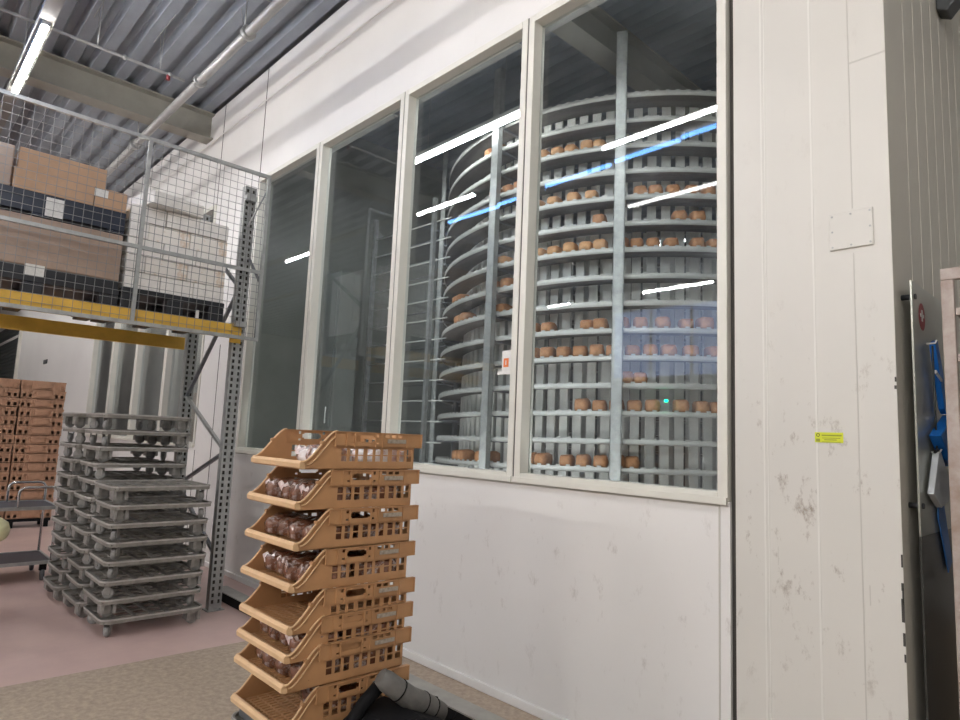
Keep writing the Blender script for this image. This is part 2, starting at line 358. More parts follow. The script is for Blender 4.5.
def window(i, x1, x0):
    """x0 < x1; frame with faces 5 cm and a reveal back to the glass"""
    a, c = x0 + 0.006, x1 - 0.006; w = 0.052
    fr = MB()
    y0, y1 = WY - 0.012, GL + 0.03
    fr.box(a, a + w, y0, y1, Z0, Z1); fr.box(c - w, c, y0, y1, Z0, Z1)
    fr.box(a + w, c - w, y0, y1, Z1 - w, Z1); fr.box(a + w, c - w, y0, y1, Z0, Z0 + 0.045)
    o = struct(fr.build('window_%d' % i, 'frame', bevel=0.004))
    B(a + w, c - w, GL, GL + 0.006, Z0 + 0.045, Z1 - w).build('pane', 'glass', o)
    sl = MB(); sl.box(a, c, WY - 0.03, WY - 0.012, Z0 - 0.014, Z0 + 0.02); sl.build('sill_strip', 'frame', o)
    gk = MB(); gk.box(x0 - 0.006, x0 + 0.006, WY - 0.006, WY + 0.09, Z0, Z1); gk.build('joint_gasket', 'seam', o)
    return o
for i in range(4): window(4 - i, near[i], near[i + 1])
for i in range(4): window(5 + i, far[i], far[i + 1])
# sticker on the third window
st = MB(); st.cur = 0; st.box(-3.10, -3.02, GL - 0.004, GL - 0.001, 2.06, 2.20); st.box(-3.14, -3.0, GL - 0.006, GL - 0.001, 2.035, 2.06)
st.cur = 1; st.box(-3.085, -3.038, GL - 0.0055, GL - 0.003, 2.085, 2.145); st.cur = 0; st.box(-3.066, -3.058, GL - 0.0065, GL - 0.005, 2.10, 2.13)
tag(st.build('window_sticker', ['paper', 'orange']), 'small white sticker with an orange mark on the third window pane', 'sticker')
# dark shutter door at the far left end of the wall
dr = MB(); z = 0.0
while z < 4.4: dr.box(-27.6, -22.8, WY - 0.05, WY - 0.01, z, z + 0.10); z += 0.115
d = struct(dr.build('door_1', 'shutter'))
B(-27.6, -22.8, WY - 0.07, WY - 0.05, 3.95, 4.03).build('door_rail', 'paper', d)
dd = MB(); dd.box(-22.8, -22.65, WY - 0.07, WY, 0, 4.5); dd.build('door_frame', 'frame', d)
sg = MB(); sg.box(-18.9, -18.5, WY - 0.02, WY, 2.95, 3.05)
tag(sg.build('wall_switch', 'sensor'), 'small dark switch on the far white wall left of the far windows', 'switch')

# roof beams and pipes
def roof_beam(x, y0, y1, label):
    b = MB(); w = 0.12
    b.box(x - w, x + w, y0, y1, ZC - 0.37, ZC - 0.35); b.box(x - w, x + w, y0, y1, ZC - 0.02, ZC); b.box(x - 0.012, x + 0.012, y0, y1, ZC - 0.35, ZC - 0.02)
    return tag(b.build('roof_beam', 'beam'), label, 'beam')
roof_beam(-8.93, -9, WY - 0.002, 'olive grey steel roof beam ending at the white wall above the pallet rack')
roof_beam(-3.75, -9, WY - 0.002, 'olive grey steel roof beam over the near windows, mostly out of view')
roof_beam(-3.75, WY + TH + 0.01, 12, 'steel roof beam crossing above the spiral cooler behind the glass')
pp = empty('ceiling_pipe', (0, 2.28, 5.4)); tag(pp, 'thick grey pipe hung below the roof along the white wall', 'pipe')
MB().cyl((-27, 0, 0), (3, 0, 0), 0.046, 14).build('pipe_run', 'pipe', pp)
for x in (-5.9, -7.15, -9.5, -12, -15): MB().cyl((x - 0.03, 0, 0), (x + 0.03, 0, 0), 0.07, 14).build('pipe_collar', 'galv', pp)
for x in (-6.0, -9.45, -12.2):
    h = MB(); h.tube([(x, 0, 0.06), (x, 0, 0.5)], 0.006, 6); h.tube([(x, -0.3, 0.5), (x, 0.35, 0.5)], 0.006, 6); h.tube([(x - .3, 0.06, 0.48), (x, 0, 0.06)], 0.004, 5)
    h.build('pipe_hanger', 'galv', pp)
tp = empty('thin_pipe', (-7.28, 0, 5.4)); tag(tp, 'thin grey conduit crossing under the roof to the thick pipe', 'pipe')
MB().tube([(0, -8, 0), (0, 2.05, 0), (0, 2.16, 0)], 0.016, 8).build('pipe_run', 'pipe', tp)
for y in (1.55, 2.0):
    MB().tube([(0, y - 0.015, 0), (0, y + 0.015, 0)], 0.028, 8).build('pipe_clip', 'galv', tp)
for y in (1.3, 1.9):
    h = MB(); h.tube([(0, y, 0.01), (0.05, y, 0.5)], 0.004, 5); h.tube([(0, y, 0.01), (-0.12, y, 0.5)], 0.004, 5); h.tube([(-0.35, y, 0.49), (0.35, y, 0.49)], 0.005, 5); h.build('pipe_hanger', 'galv', tp)
MB().tube([(0, 1.99, -0.06), (0, 1.99, -0.01)], 0.022, 10).build('red_cap', 'red', tp)

# lamps
def lamp(x0, x1, y, z, kind, label, group=None):
    e = empty('strip_lamp', ((x0 + x1) / 2, y, z)); L = (x1 - x0) / 2
    hw = 0.22 if kind == 'tube_cool' and y > 4.4 or z > 4.9 else (0.06 if kind == 'tube_cool' else 0.032)  # wide housings shaped to keep cooling room light off the deck
    hb = MB(); hb.box(-L, L, -hw, hw, 0.035 if hw > 0.1 else 0.02, 0.06); hb.build('housing', 'pipe', e, bevel=0.005)
    MB().tube([(-L, 0, 0), (L, 0, 0)], 0.023, 10, smooth=True).build('tube', kind, e)
    for q in (-L * 0.7, L * 0.7): MB().tube([(q, 0, 0.06), (q, 0, ZC - z)], 0.003, 5).build('hanger_wire', 'galv', e)
    tag(e, label, 'lamp', group); return e
def trunk(y, z, x0, x1, label):
    e = empty('lamp_trunking', (0, y, z)); tag(e, label, 'rail')
    B(x0, x1, -0.055, 0.055, 0.061, 0.10).build('rail', 'trunking', e)
    x = x0 + 0.4
    while x < x1:
        MB().tube([(x, 0, 0.10), (x, 0, ZC - z)], 0.004, 5).build('hanger_wire', 'galv', e); x += 3.65
G = 'hall strip lamps'
trunk(0.72, 4.8, -26, 2, 'pale lamp trunking hung under the roof above the rack aisle')
for k in range(-2, 6):
    x = -2.65 - 3.66 * k + 0.0
    if k == 1: xs = (-7.66, -6.15)
    else: xs = (x - 1.42, x) if k == 0 else (x - 1.45, x)
    lb = 'lit strip lamp at the upper left above the rack guard mesh' if k == 1 else 'lit strip lamp in the hall row, outside the view'
    if k >= 2: lb = 'lit strip lamp further down the rack aisle row, out of view'
    lamp(xs[0], xs[1], 0.72, 4.8, 'tube', lb, None if k == 1 else G + (' far' if k >= 2 else ' near'))
trunk(-0.95, 4.8, -20, 2, 'lamp trunking behind the viewer over the hall floor')
for x in (-4.85, -1.3): lamp(x, x + 1.3, -0.95, 4.8, 'tube_dim', 'lit strip lamp in the middle row behind the viewer', 'hall strip lamps middle')
trunk(-5.4, 4.8, -20, 2, 'lamp trunking far behind the viewer')
for x in (-11.0, -7.45, -3.8, -0.2): lamp(x, x + 1.55, -5.4, 4.8, 'tube_back', 'lit strip lamp in the back row far behind the viewer', 'hall strip lamps back')
for a, c, yy in ((-7.25, -6.2, 0.20), (-6.15, -5.32, 0.25), (-5.24, -4.25, 0.32), (-4.15, -3.35, 0.36), (-3.3, -2.9, 0.40)):
    e = lamp(a, c, yy, 4.8, 'tube_blue', 'blue lit strip lamp beside the aisle row, mirrored in the windows', 'blue strip lamps')
    pass
for yy in (-2.2, -4.0, -6.2):  # unseen lamps added to brighten the corner column and lower wall
    for x in (0.3, 2.2): lamp(x, x + 1.5, yy, 4.6, 'tube_fill', 'added fill lamp over the right hand part of the hall behind the viewer', 'added hall lamps right')
e = lamp(-5.955, -4.19, 4.38, 4.8, 'tube_cool', 'long lit strip lamp behind the third window above the spiral cooler')

for x, yy in ((-2.4, 3.75), (-3.2, 10.4), (-6.5, 10.4)):  # lamps added to light the spiral from front and back
    e = lamp(x - .7, x + .7, yy, 5.3, 'tube_cool', 'added fill lamp inside the cooling room, hidden from the front', 'added cooling room lamps')
    pass

def upright_fill(x, y, z0, z1, label):  # unseen upright lamp added to light the spiral from the right
    e = empty('upright_fill_lamp', (x, y, z0)); tag(e, label, 'lamp', 'added upright lamps')
    B(-0.03, 0.03, -0.05, -0.03, 0, z1 - z0).build('housing', 'pipe', e)
    MB().tube([(0, 0, 0), (0, 0, z1 - z0)], 0.03, 10).build('tube', 'tube_cool', e)
upright_fill(-1.25, WY + TH + 0.06, 0.6, 2.6, 'added upright fill lamp on the inner face of the window wall, hidden from the front')
def ledge_fill(x0, x1, z, label):  # unseen lamps added to brighten the drum slats and tiers
    e = empty('ledge_fill_lamp', ((x0 + x1) / 2, WY + TH + 0.05, z)); tag(e, label, 'lamp', 'added ledge lamps ' + ('below' if z < 2 else 'above')); L = (x1 - x0) / 2
    B(-L, L, -0.05, -0.03, -0.04, 0.04).build('housing', 'pipe', e)
    if z > 2: B(-L, L, -0.03, 0.30, 0.03, 0.04).build('shade', 'pipe', e)  # added cover that keeps this light off the roof deck
    MB().tube([(-L, 0, 0), (L, 0, 0)], 0.022, 8).build('tube', 'tube_cool', e)
for a in (-6.6, -4.9, -3.3): ledge_fill(a, a + 1.5, 4.72, 'added fill lamp on the inner wall above the windows, hidden from the front'); ledge_fill(a, a + 1.5, 1.22, 'added fill lamp on the inner wall below the windows, hidden from the front')
lamp(-17.5, -16.0, 3.7, 5.0, 'tube_cool', 'added fill lamp at the far end of the store room behind the far windows')  # two lamps added to brighten the store room wall
lamp(-12.5, -11.0, 3.7, 5.0, 'tube_cool', 'added fill lamp inside the store room behind the far windows')
lamp(0.9, 2.4, 4.6, 4.8, 'tube_fill', 'added fill lamp over the passage beside the beige side wall')  # added out of view to brighten the side wall
# ------------------------------------------------------------------ pallet rack
RX, RB = -5.84, -7.0
rack = empty('pallet_rack', (RX, 2.41, 0)); tag(rack, 'pallet rack with slotted grey uprights and yellow beams beside the white wall', 'rack')
def upright(xf, yc, sgn):
    """C section with two columns of slots in the face looking along +X"""
    m = MB(); w = 0.11; us = [-w / 2]; 
    us += [-0.040, -0.018, 0.018, 0.040, w / 2]
    vs = [0.0, 0.03]; holes = []
    z = 0.06
    while z < 3.84:
        vs += [z, z + 0.032]; z += 0.056
    vs.append(3.87)
    def hole(i, j): return i in (1, 3) and j >= 2 and (j % 2 == 0) and j < len(vs) - 2
    m.perf(us, vs, hole, lambda a, b, t: (-t, a, b), 0.003)
    m.box(-0.07, -0.003, -w / 2, -w / 2 + 0.003, 0, 3.87); m.box(-0.07, -0.003, w / 2 - 0.003, w / 2, 0, 3.87)
    m.box(-0.005, -0.004, -0.054, 0.054, 3.868, 3.87)
    o = m.build('upright', 'galv', rack, loc=(xf - RX, yc - 2.41, 0)); 
    b = MB(); b.box(-0.10, 0.03, -0.075, 0.075, 0, 0.008); b.tube([(0.015, 0.04, 0.008), (0.015, 0.04, 0.025)], 0.01, 6); b.build('foot_plate', 'galv', o)
    bk = MB(); bk.box(-0.045, -0.04, -0.05, 0.05, 0.0, 3.86); bk.build('slot_shade', 'seam', o)  # black sheet stands in for the shade inside the hollow upright
    return o
for yc in (2.42, -0.42):
    upright(RX, yc, 1); upright(RB, yc, 1)
for xf, zt in ((RX + 0.02, 2.535), (RB - 0.02, 2.51)):
    b = MB(); b.box(-0.025, 0.025, -2.72, -0.07, -0.125, 0.0); b.build('beam', 'yellow', rack, bevel=0.004, loc=(xf - RX + (0.0 if xf > -6.5 else 0.0), -0.0, zt))
# beam end hooks
for xf, zt in ((RX + 0.004, 2.5), ):
    b = MB(); b.box(0.0, 0.006, -0.075, 0.03, -0.13, 0.05); b.build('beam_connector', 'yellow', rack, loc=(0.001, 0, zt))
zz = [(0.45, 'F'), (1.0, 'R'), (1.38, 'F'), (1.90, 'R'), (2.90, 'F'), (3.6, 'R')]
for (za, sa), (zb, sb) in zip(zz, zz[1:]):
    xa = -0.05 if sa == 'F' else RB - RX; xb = -0.05 if sb == 'F' else RB - RX
    mm = 'galv' if za in (1.38,) else 'galv_dark'
    for yo in (0.0, -2.84):
        MB().bar((xa, yo - 0.0, za), (xb, yo, zb), 0.028, 0.03, up=(0, 1, 0)).build('brace', mm, rack)

# guard mesh on the rack face
GX = -5.78
gm = empty('rack_guard_mesh', (GX, 0, 2.42)); tag(gm, 'grey wire mesh guard panel fixed on the front of the rack', 'mesh')
fr = MB(); t = 0.03
for z in (0.0, 0.635, 1.575): fr.box(-0.015, 0.015, -0.4, 2.575, z - t / 2, z + t / 2)
for y in (-0.4, 0.55 - 0.95 + 0.95 * 2 + 0.0, 2.56): fr.box(-0.014, 0.014, y - t / 2, y + t / 2, 0, 1.575)
fr.v = [v for v in fr.v]
fr.build('guard_frame', 'galv', gm)
wm = MB(); y = -0.38
while y < 2.55: wm.bar((0.004, y, 0), (0.004, y, 1.575), 0.0036); y += 0.066
z = 0.05
while z < 1.56: wm.bar((-0.004, -0.4, z), (-0.004, 2.56, z), 0.0036); z += 0.066
wm.build('wire_mesh', 'wire', gm)
for z in (0.1, 1.3):
    MB().box(-0.06, 0.0, 2.36, 2.46, z, z + 0.05).build('bracket', 'galv', gm)
MB().bar((-0.02, 2.44, 0.75), (-0.02, 2.56, 0.55), 0.02).build('corner_stay', 'galv_dark', gm)
MB().tube([(-0.02, 2.40, 1.05), (-0.02, 2.58, 1.50)], 0.008, 6).build('corner_stay', 'galv', gm)

# pallets and loads on the rack
def pallet(x0, x1, y0, y1, z0, h, m, label):
    e = empty('pallet', ((x0 + x1) / 2, (y0 + y1) / 2, z0)); a, b = (x1 - x0) / 2, (y1 - y0) / 2
    tag(e, label, 'pallet')
    d = MB(); d.box(-a, a, -b, b, h - 0.05, h); 
    for i in range(3): yy = -b + (2 * b - 0.12) * i / 2; d.box(-a, a, yy, yy + 0.12, 0, 0.022)
    d.build('deck', m, e, bevel=0.006)
    for i in range(3):
        for j in range(3):
            xx = -a + (2 * a - 0.13) * j / 2; yy = -b + (2 * b - 0.14) * i / 2
            B(xx, xx + 0.13, yy, yy + 0.14, 0.022, h - 0.05).build('foot_block', m, e, bevel=0.01)
    return e
PZ = 2.536
pallet(-6.95, -5.93, 0.23, 1.42, PZ, 0.16, 'black', 'black pallet on the yellow beam under the brown wrapped load')
pallet(-6.95, -5.93, 1.445, 2.30, PZ, 0.20, 'black', 'black pallet on the yellow beam under the white cartons')
def label_on(parent, x, y, z, w, h, m='paper'):
    B(x, x + 0.003, y - w / 2, y + w / 2, z - h / 2, z + h / 2).build('paper_label', m, parent)
def carton(x0, x1, y0, y1, z0, z1, m, label, rz=0.0, group=None, seam='seam_mid'):
    e = empty('carton', ((x0 + x1) / 2, (y0 + y1) / 2, z0), rz); a, b, h = (x1 - x0) / 2, (y1 - y0) / 2, z1 - z0
    tag(e, label, 'box', group)
    B(-a, a, -b, b, 0, h).build('box_body', m, e, bevel=0.004)
    B(-a + 0.0, a + 0.0012, -0.025, 0.025, h - 0.001, h + 0.001).build('tape', 'paper' if m != 'card' else 'card_wrap', e)
    return e
# load A
lw = MB(); lw.box(-0.49, 0.49, -0.59, 0.59, 0, 0.075)
e = empty('wrapped_load', (-6.44, 0.825, PZ + 0.16)); tag(e, 'brown stack of cartons wrapped in film on the lower black pallet', 'wrapped boxes')
lw.build('film_skirt', 'black', e, bevel=0.01)
B(-0.49, 0.49, -0.59, 0.59, 0.076, 0.47).build('carton_stack', 'card_wrap', e, bevel=0.012)
label_on(e, 0.492, 0.0, 0.02, 0.13, 0.14)
PT = PZ + 0.16 + 0.471
e = pallet(-6.93, -5.945, 0.235, 1.415, PT, 0.19, 'navy', 'dark blue pallet stacked between the wrapped load and the cardboard boxes')
B(0.4925, 0.4955, 0.02, 0.14, 0.02, 0.17).build('paper_label', 'paper', e)
B(-0.48, 0.491, -0.57, 0.575, 0.03, 0.135).build('pallet_web', 'navy', e)
PU = PT + 0.191
carton(-6.90, -5.95, 0.62, 1.165, PU, PU + 0.165, 'card', 'wide brown cardboard box in the lower row on the dark blue pallet')
e = carton(-6.90, -5.95, 1.17, 1.41, PU, PU + 0.165, 'card', 'narrow brown cardboard box with a white label at the right end of its row')
label_on(e, 0.476, -0.075, 0.12, 0.10, 0.07)
carton(-6.90, -5.96, 0.64, 1.245, PU + 0.166, PU + 0.33, 'card', 'long brown cardboard box on top of the left pallet load')
e = empty('wrapped_load', (-6.44, 0.42, PU)); tag(e, 'shiny film wrapped cartons at the left end on top of the dark blue pallet', 'wrapped boxes')
B(-0.47, 0.47, -0.19, 0.19, 0, 0.33).build('carton_stack', 'card_wrap', e, bevel=0.01)
# load B : white cartons
random.seed(11)
zb = PZ + 0.201; hh = 0.148
cols3 = [(1.455, 1.735), (1.74, 2.015), (2.02, 2.29)]
for l in range(5):
    cc = cols3 if l % 2 == 0 else [(1.455, 1.60), (1.605, 1.95), (1.955, 2.29)]
    for j, (a, c) in enumerate(cc):
        if l == 4 and j == 2: c = 2.285
        m = 'white_tan' if l in (1, 3) and j > 0 else 'white_card'
        jx = random.uniform(-0.012, 0.012)
        e = carton(-6.42 + jx, -5.955 + jx, a, c, zb + l * hh, zb + (l + 1) * hh - 0.007, m, 'white carton, %s in the %s layer from below on the right pallet' % (['left one', 'middle one', 'right one'][j], ORD[l]))
e = empty('carton', (-6.69, 1.87, zb)); tag(e, 'tall white carton block behind the small white cartons on the right pallet', 'box')
B(-0.24, 0.24, -0.41, 0.41, 0, hh * 5 - 0.004).build('box_body', 'white_card', e, bevel=0.004)
carton(-6.30, -5.86, 1.53, 1.99, zb + 5 * hh, zb + 5 * hh + 0.11, 'white_card', 'flat white carton lying askew on top of the white carton stack', rz=0.22)
# small white tag on the pallet
label_on(bpy.data.objects['pallet.001'], 0.512, 0.19, 0.06, 0.03, 0.075)

# ------------------------------------------------------------------ crate dollies
def rrect(hx, hy, rad, n=5):
    pts = []
    for cx, cy, a0 in ((hx - rad, hy - rad, 0), (-hx + rad, hy - rad, 90), (-hx + rad, -hy + rad, 180), (hx - rad, -hy + rad, 270)):
        for k in range(n + 1):
            a = math.radians(a0 + 90 * k / n); pts.append((cx + rad * math.cos(a), cy + rad * math.sin(a)))
    return pts
def ring(m, hx, hy, rad, w, z0, z1):
    o = rrect(hx, hy, rad); i = rrect(hx - w, hy - w, max(rad - w, 0.01)); n = len(o)
    A = m.add([(x, y, z0) for x, y in o]); Bq = m.add([(x, y, z1) for x, y in o]); C = m.add([(x, y, z0) for x, y in i]); D = m.add([(x, y, z1) for x, y in i])
    for k in range(n):
        q = (k + 1) % n
        m.face((A + k, A + q, Bq + q, Bq + k)); m.face((C + q, C + k, D + k, D + q)); m.face((Bq + k, Bq + q, D + q, D + k)); m.face((A + q, A + k, C + k, C + q))
    return m
HX, HY = 0.28, 0.378
def make_dolly():
    e = empty('crate_dolly')
    fm = MB(); ring(fm, HX, HY, 0.07, 0.012, 0.104, 0.138); ring(fm, HX - 0.006, HY - 0.006, 0.066, 0.034, 0.112, 0.124)
    for y in (-0.26, -0.12, 0.0, 0.12, 0.26): fm.box(-HX + 0.01, HX - 0.01, y - 0.016, y + 0.016, 0.112, 0.126)
    for x in (-0.14, 0.0, 0.14): fm.box(x - 0.016, x + 0.016, -HY + 0.01, HY - 0.01, 0.112, 0.125)
    for sx in (-1, 1):
        for sy in (-1, 1):
            x, y = sx * (HX - 0.075), sy * (HY - 0.085)
            fm.box(x - 0.062, x + 0.062, y - 0.066, y + 0.066, 0.112, 0.122)
    fm.build('frame', 'grey_pl', e)
    lip = MB(); ring(lip, HX + 0.004, HY + 0.004, 0.072, 0.006, 0.128, 0.1395); lip.build('worn_edge', 'grey_lt', e)
    for sx in (-1, 1):
        for sy in (-1, 1):
            x, y = sx * (HX - 0.075), sy * (HY - 0.07)
            c = MB(); c.box(-0.03, 0.03, -0.026, 0.026, 0.100, 0.112)
            if sy > 0: c.box(-0.052, -0.030, -0.05, 0.05, 0.036, 0.112); c.box(0.030, 0.052, -0.05, 0.05, 0.036, 0.112)
            c.box(-0.022, 0.022, -0.024, -0.020, 0.032, 0.1); c.box(-0.022, 0.022, 0.020, 0.024, 0.032, 0.1)
            co_ = c.build('castor', 'castor', e, loc=(x, y, 0)); co_.rotation_euler = (0, 0, random.uniform(-0.4, 0.4) if sy < 0 else 1.57)
            w = MB(); T = Matrix.Translation((0, 0, 0.043)) @ Matrix.Rotation(PI / 2, 4, 'X')
            w.lathe([(0.02, -0.018), (0.036, -0.018), (0.042, -0.012), (0.043, 0), (0.042, 0.012), (0.036, 0.018), (0.02, 0.018)], n=18, T=T)
            w.build('wheel', 'wheel', co_)
    return e
dol0 = make_dolly(); used = False
def dolly(x, y, z, rz, label, group=None):
    global used
    o = dol0 if not used else copy_tree(dol0); used = True
    o.location = (x, y, z); o.rotation_euler = (0, 0, rz); tag(o, label, 'dolly', group)
    kids = [c for c in o.children if c.name.startswith('castor')]
    for c in kids:
        if c.location.y < 0: c.rotation_euler = (0, 0, random.uniform(-1.2, 1.2))
    return o
random.seed(5)
PITCHD = 0.1396
zP = [0, .1396, .2792, .4188, .5584, .698, .8376, .9772]
for i in range(8):
    dolly(-5.78 + random.uniform(-.02, .01), 1.808 + random.uniform(-.012, .012), PITCHD * i, random.choice([0, PI]) + random.uniform(-.012, .012),
          'grey wheeled crate dolly, %s from the floor in the front stack' % ORD[i] if i else 'grey wheeled crate dolly standing on the floor at the foot of the front stack')
for i in range(12):
    dolly(-6.43 + random.uniform(-.015, .015), 1.80 + random.uniform(-.012, .012) + (0.015 if i > 6 else 0), PITCHD * i, random.choice([0, PI]) + random.uniform(-.012, .012),
          'grey wheeled crate dolly, %s from the floor in the middle tall stack' % ORD[i])
for i in range(12):
    dolly(-7.08 + random.uniform(-.015, .015), 1.77 + random.uniform(-.015, .015), PITCHD * i, random.choice([0, PI]) + random.uniform(-.012, .012),
          'grey wheeled crate dolly, %s from the floor in the rearmost tall stack' % ORD[i])
# two under the bread crates
for i in range(2):
    d_ = dolly(-2.84, 1.70, 0.016 + PITCHD * i, 0.0, 'dark crate dolly, %s of the two under the bread crates' % (['lower', 'upper'][i]))
    d_.scale = (0.86, 0.84, 1)
for o_ in [o_ for o_ in bpy.data.objects if o_.name.startswith('crate_dolly') and abs(o_.location.x + 2.84) < 0.01]: o_.location.z -= 0.016

# ------------------------------------------------------------------ scoop front bread crates
CW, CL, CH = 0.478, 0.61, 0.172
def prof_h(y):
    t = min(1, max(0, (y - 0.01) / 0.145)); s = t * t * (3 - 2 * t)
    return 0.034 + (CH - 0.034) * (0.55 * s + 0.45 * t)
def side_wall(sx):
    m = MB(); th = 0.004
    x = 0.0 if sx > 0 else -CW
    us = [0.165 * k / 9 for k in range(10)]
    m.perf(us, [0, 1], lambda i, j: False, lambda a, b, t: (x - sx * t, a, b * prof_h(a)), th)
    # lower wall with two rows of square holes
    us = [0.165]; hs = []
    yy = 0.195
    for gidx in range(9):
        us += [yy, yy + 0.030]; yy += 0.0445 if gidx % 3 != 2 else 0.052
    us = us[:-1] + [min(us[-1], 0.603), CL]; us = sorted(set(us))
    vs = [0, 0.036, 0.062, 0.067, 0.094, 0.108]
    m.perf(us, vs, lambda i, j: i % 2 == 1 and j in (1, 3), lambda a, b, t: (x - sx * t, a, b), th)
    # upper band, standing out
    xo = x + sx * 0.012
    us = [0.150, 0.215, 0.235, 0.250, 0.256, 0.266, 0.355, 0.366, 0.372, 0.388, 0.405, 0.425, 0.450, 0.462, 0.487, 0.499, 0.524, 0.560, 0.646]
    vs = [0.104, 0.118, 0.126, 0.132, 0.150, 0.156, 0.164, CH]
    def hole(i, j):
        if 5 <= i < 6: return 2 <= j <= 4
        if i == 4 or i == 6: return j == 3 or (j in (2, 4) and False)
        if i in (2, 8): return j in (1, 4, 5) 
        if i in (11, 13, 15): return j in (4, 5)
        return False
    m.perf(us, vs, hole, lambda a, b, t: (xo - sx * t, a, b), th)
    # web joining band and wall, rim ribs
    m.box(min(x - sx * th, xo), max(x - sx * th, xo), 0.150, 0.646, 0.103, 0.1065)
    m.box(min(x - sx * th, xo + sx * 0.006), max(x - sx * th, xo + sx * 0.006), 0.150, 0.646, CH - 0.004, CH)
    for a in (0.152, 0.21, 0.254, 0.37, 0.41, 0.555, 0.643): m.box(min(xo, xo + sx * 0.005), max(xo, xo + sx * 0.005), a - 0.003, a + 0.003, 0.104, CH)
    return m
def make_crate():
    e = empty('bread_crate')
    for sx in (1, -1):
        w = side_wall(sx).build('side_wall', 'tan', e)
        x = 0.004 if sx > 0 else -CW - 0.004
        rb = MB(); rb.tube([(x, y, prof_h(y)) for y in [0.165 * k / 11 for k in range(12)]], 0.0048, 6)
        rb.tube([(x + sx * 0.003, y + 0.018, prof_h(y) - 0.012) for y in [0.15 * k / 11 for k in range(12)]], 0.0036, 6)
        rb.build('rim_rib', 'tan_lit', w)
        lt = MB(); lt.tube([(x - sx * 0.012, 0.092, prof_h(0.092) + 0.002), (x + sx * 0.010, 0.092, prof_h(0.092) + 0.002)], 0.009, 8); lt.build('stacking_lug', 'tan', w)
    bt = MB()
    us = [-CW]; k = 0
    while us[-1] < -0.02: us.append(us[-1] + (0.016 if k % 2 == 0 else 0.012)); k += 1
    us = [q for q in us if q < -0.004] + [0.0]
    vs = [0.0, 0.02]; k = 0
    while vs[-1] < CL - 0.05: vs.append(vs[-1] + (0.038 if k % 2 == 0 else 0.010)); k += 1
    vs.append(CL)
    bt.perf(us, vs, lambda i, j: i % 2 == 1 and j % 2 == 1 and 0 < j < len(vs) - 2 and i < len(us) - 2, lambda a, b, t: (a, b, t), 0.005)
    bt.build('base', 'tan', e)
    bw = MB(); us = [-CW, -0.44, -0.40, -0.37, -0.33, -0.30, -0.18, -0.15, -0.11, -0.08, -0.04, 0]
    bw.perf(us, [0, 0.05, 0.095, 0.11, 0.135, 0.15, CH], lambda i, j: (i in (1, 3, 7, 9) and j in (1, 3)) or (i == 5 and j == 3), lambda a, b, t: (a, CL - t, b), 0.004)
    bw.build('back_wall', 'tan', e)
    lp = MB(); lp.prism([(-0.012, 0.006), (0.012, 0.0), (0.018, 0.004), (0.010, 0.036), (-0.004, 0.038), (-0.014, 0.026)], lambda a, b: (-CW - 0.002, a, b), lambda a, b: (0.002, a, b))
    lp.build('front_lip', 'tan_lit', e, bevel=0.002)
    cd = MB(); cd.box(0.0165, 0.0185, 0.435, 0.545, 0.124, 0.143); cd.build('card_holder', 'worn_card', e)
    return e
crate0 = make_crate()
zc = [1.432, 1.257, 1.084, 0.910, 0.737, 0.622, 0.504, 0.330]
zc[7] = 0.326; 
dolly_top = 2 * PITCHD
words = ['top tan crate of the stack holding two bagged loaves at its front', 'second tan crate from the top, full of bagged loaves', 'third tan crate from the top, full of round bagged loaves', 'fourth tan crate from the top, full of bagged loaves',
         'fifth tan crate from the top, empty with a bare slatted floor', 'sixth tan crate from the top, nested low over the next one', 'seventh tan crate from the top, nested low above the bottom crate', 'bottom tan crate of the stack, nearly empty on its dolly']
CX, CY = -2.597, 1.40
dx = [0.004, -0.002, 0.004, -0.004, 0.0, -0.002, 0.0, -0.004]
for i in range(8):
    o = crate0 if i == 0 else copy_tree(crate0)
    o.location = (CX + dx[i], CY + random.uniform(-.004, .004), zc[i]); o.rotation_euler = (0, 0, random.uniform(-.006, .006))
    tag(o, words[i], 'crate')
# spacer under the last crate
sp = MB(); ring(sp, 0.225, 0.29, 0.03, 0.03, dolly_top - 0.001, zc[7] - 0.0005)
tag(sp.build('dolly_collar', 'galv_dark', loc=(CX - 0.239, CY + 0.305, 0)), 'grey blue collar between the dolly and the bottom tan crate', 'collar')

def loaf_mesh(name, lx, ly, lz, m, seed, bumps=0.012, ex=0.6, nu=18, nv=12):
    rnd = random.Random(seed); mb = MB(); rings = []
    ph = [rnd.uniform(0, 6.28) for _ in range(6)]
    sp_ = lambda a, p: math.copysign(abs(a) ** p, a)
    for j in range(nv + 1):
        v = -PI / 2 + PI * j / nv; row = []
        for i in range(nu):
            a = 2 * PI * i / nu
            X = lx / 2 * sp_(math.cos(v), ex) * sp_(math.cos(a), ex); Z = lz / 2 * sp_(math.cos(v), ex) * sp_(math.sin(a), ex); Y = ly / 2 * sp_(math.sin(v), 0.75)
            k = 1 + bumps / lx * (math.sin(3 * a + ph[0] + 9 * v) + math.sin(5 * a + ph[1]) + 0.6 * math.sin(11 * v + ph[2] + 2 * a))
            row.append((X * k, Y, (Z if Z > 0 else Z * 0.98) * (k if Z > 0 else 1) + lz / 2))
        rings.append(mb.add(row))
    for A, Bq in zip(rings, rings[1:]):
        for i in range(nu): mb.face((A + i, A + (i + 1) % nu, Bq + (i + 1) % nu, Bq + i), True)
    return mb.mesh(name, m)
bags = [loaf_mesh('bagged_loaf', 0.112, 0.235, 0.098, 'loaf_bag', s) for s in (1, 2, 3)] + [loaf_mesh('bagged_loaf', 0.112, 0.22, 0.092, 'loaf_bag2', 5)]
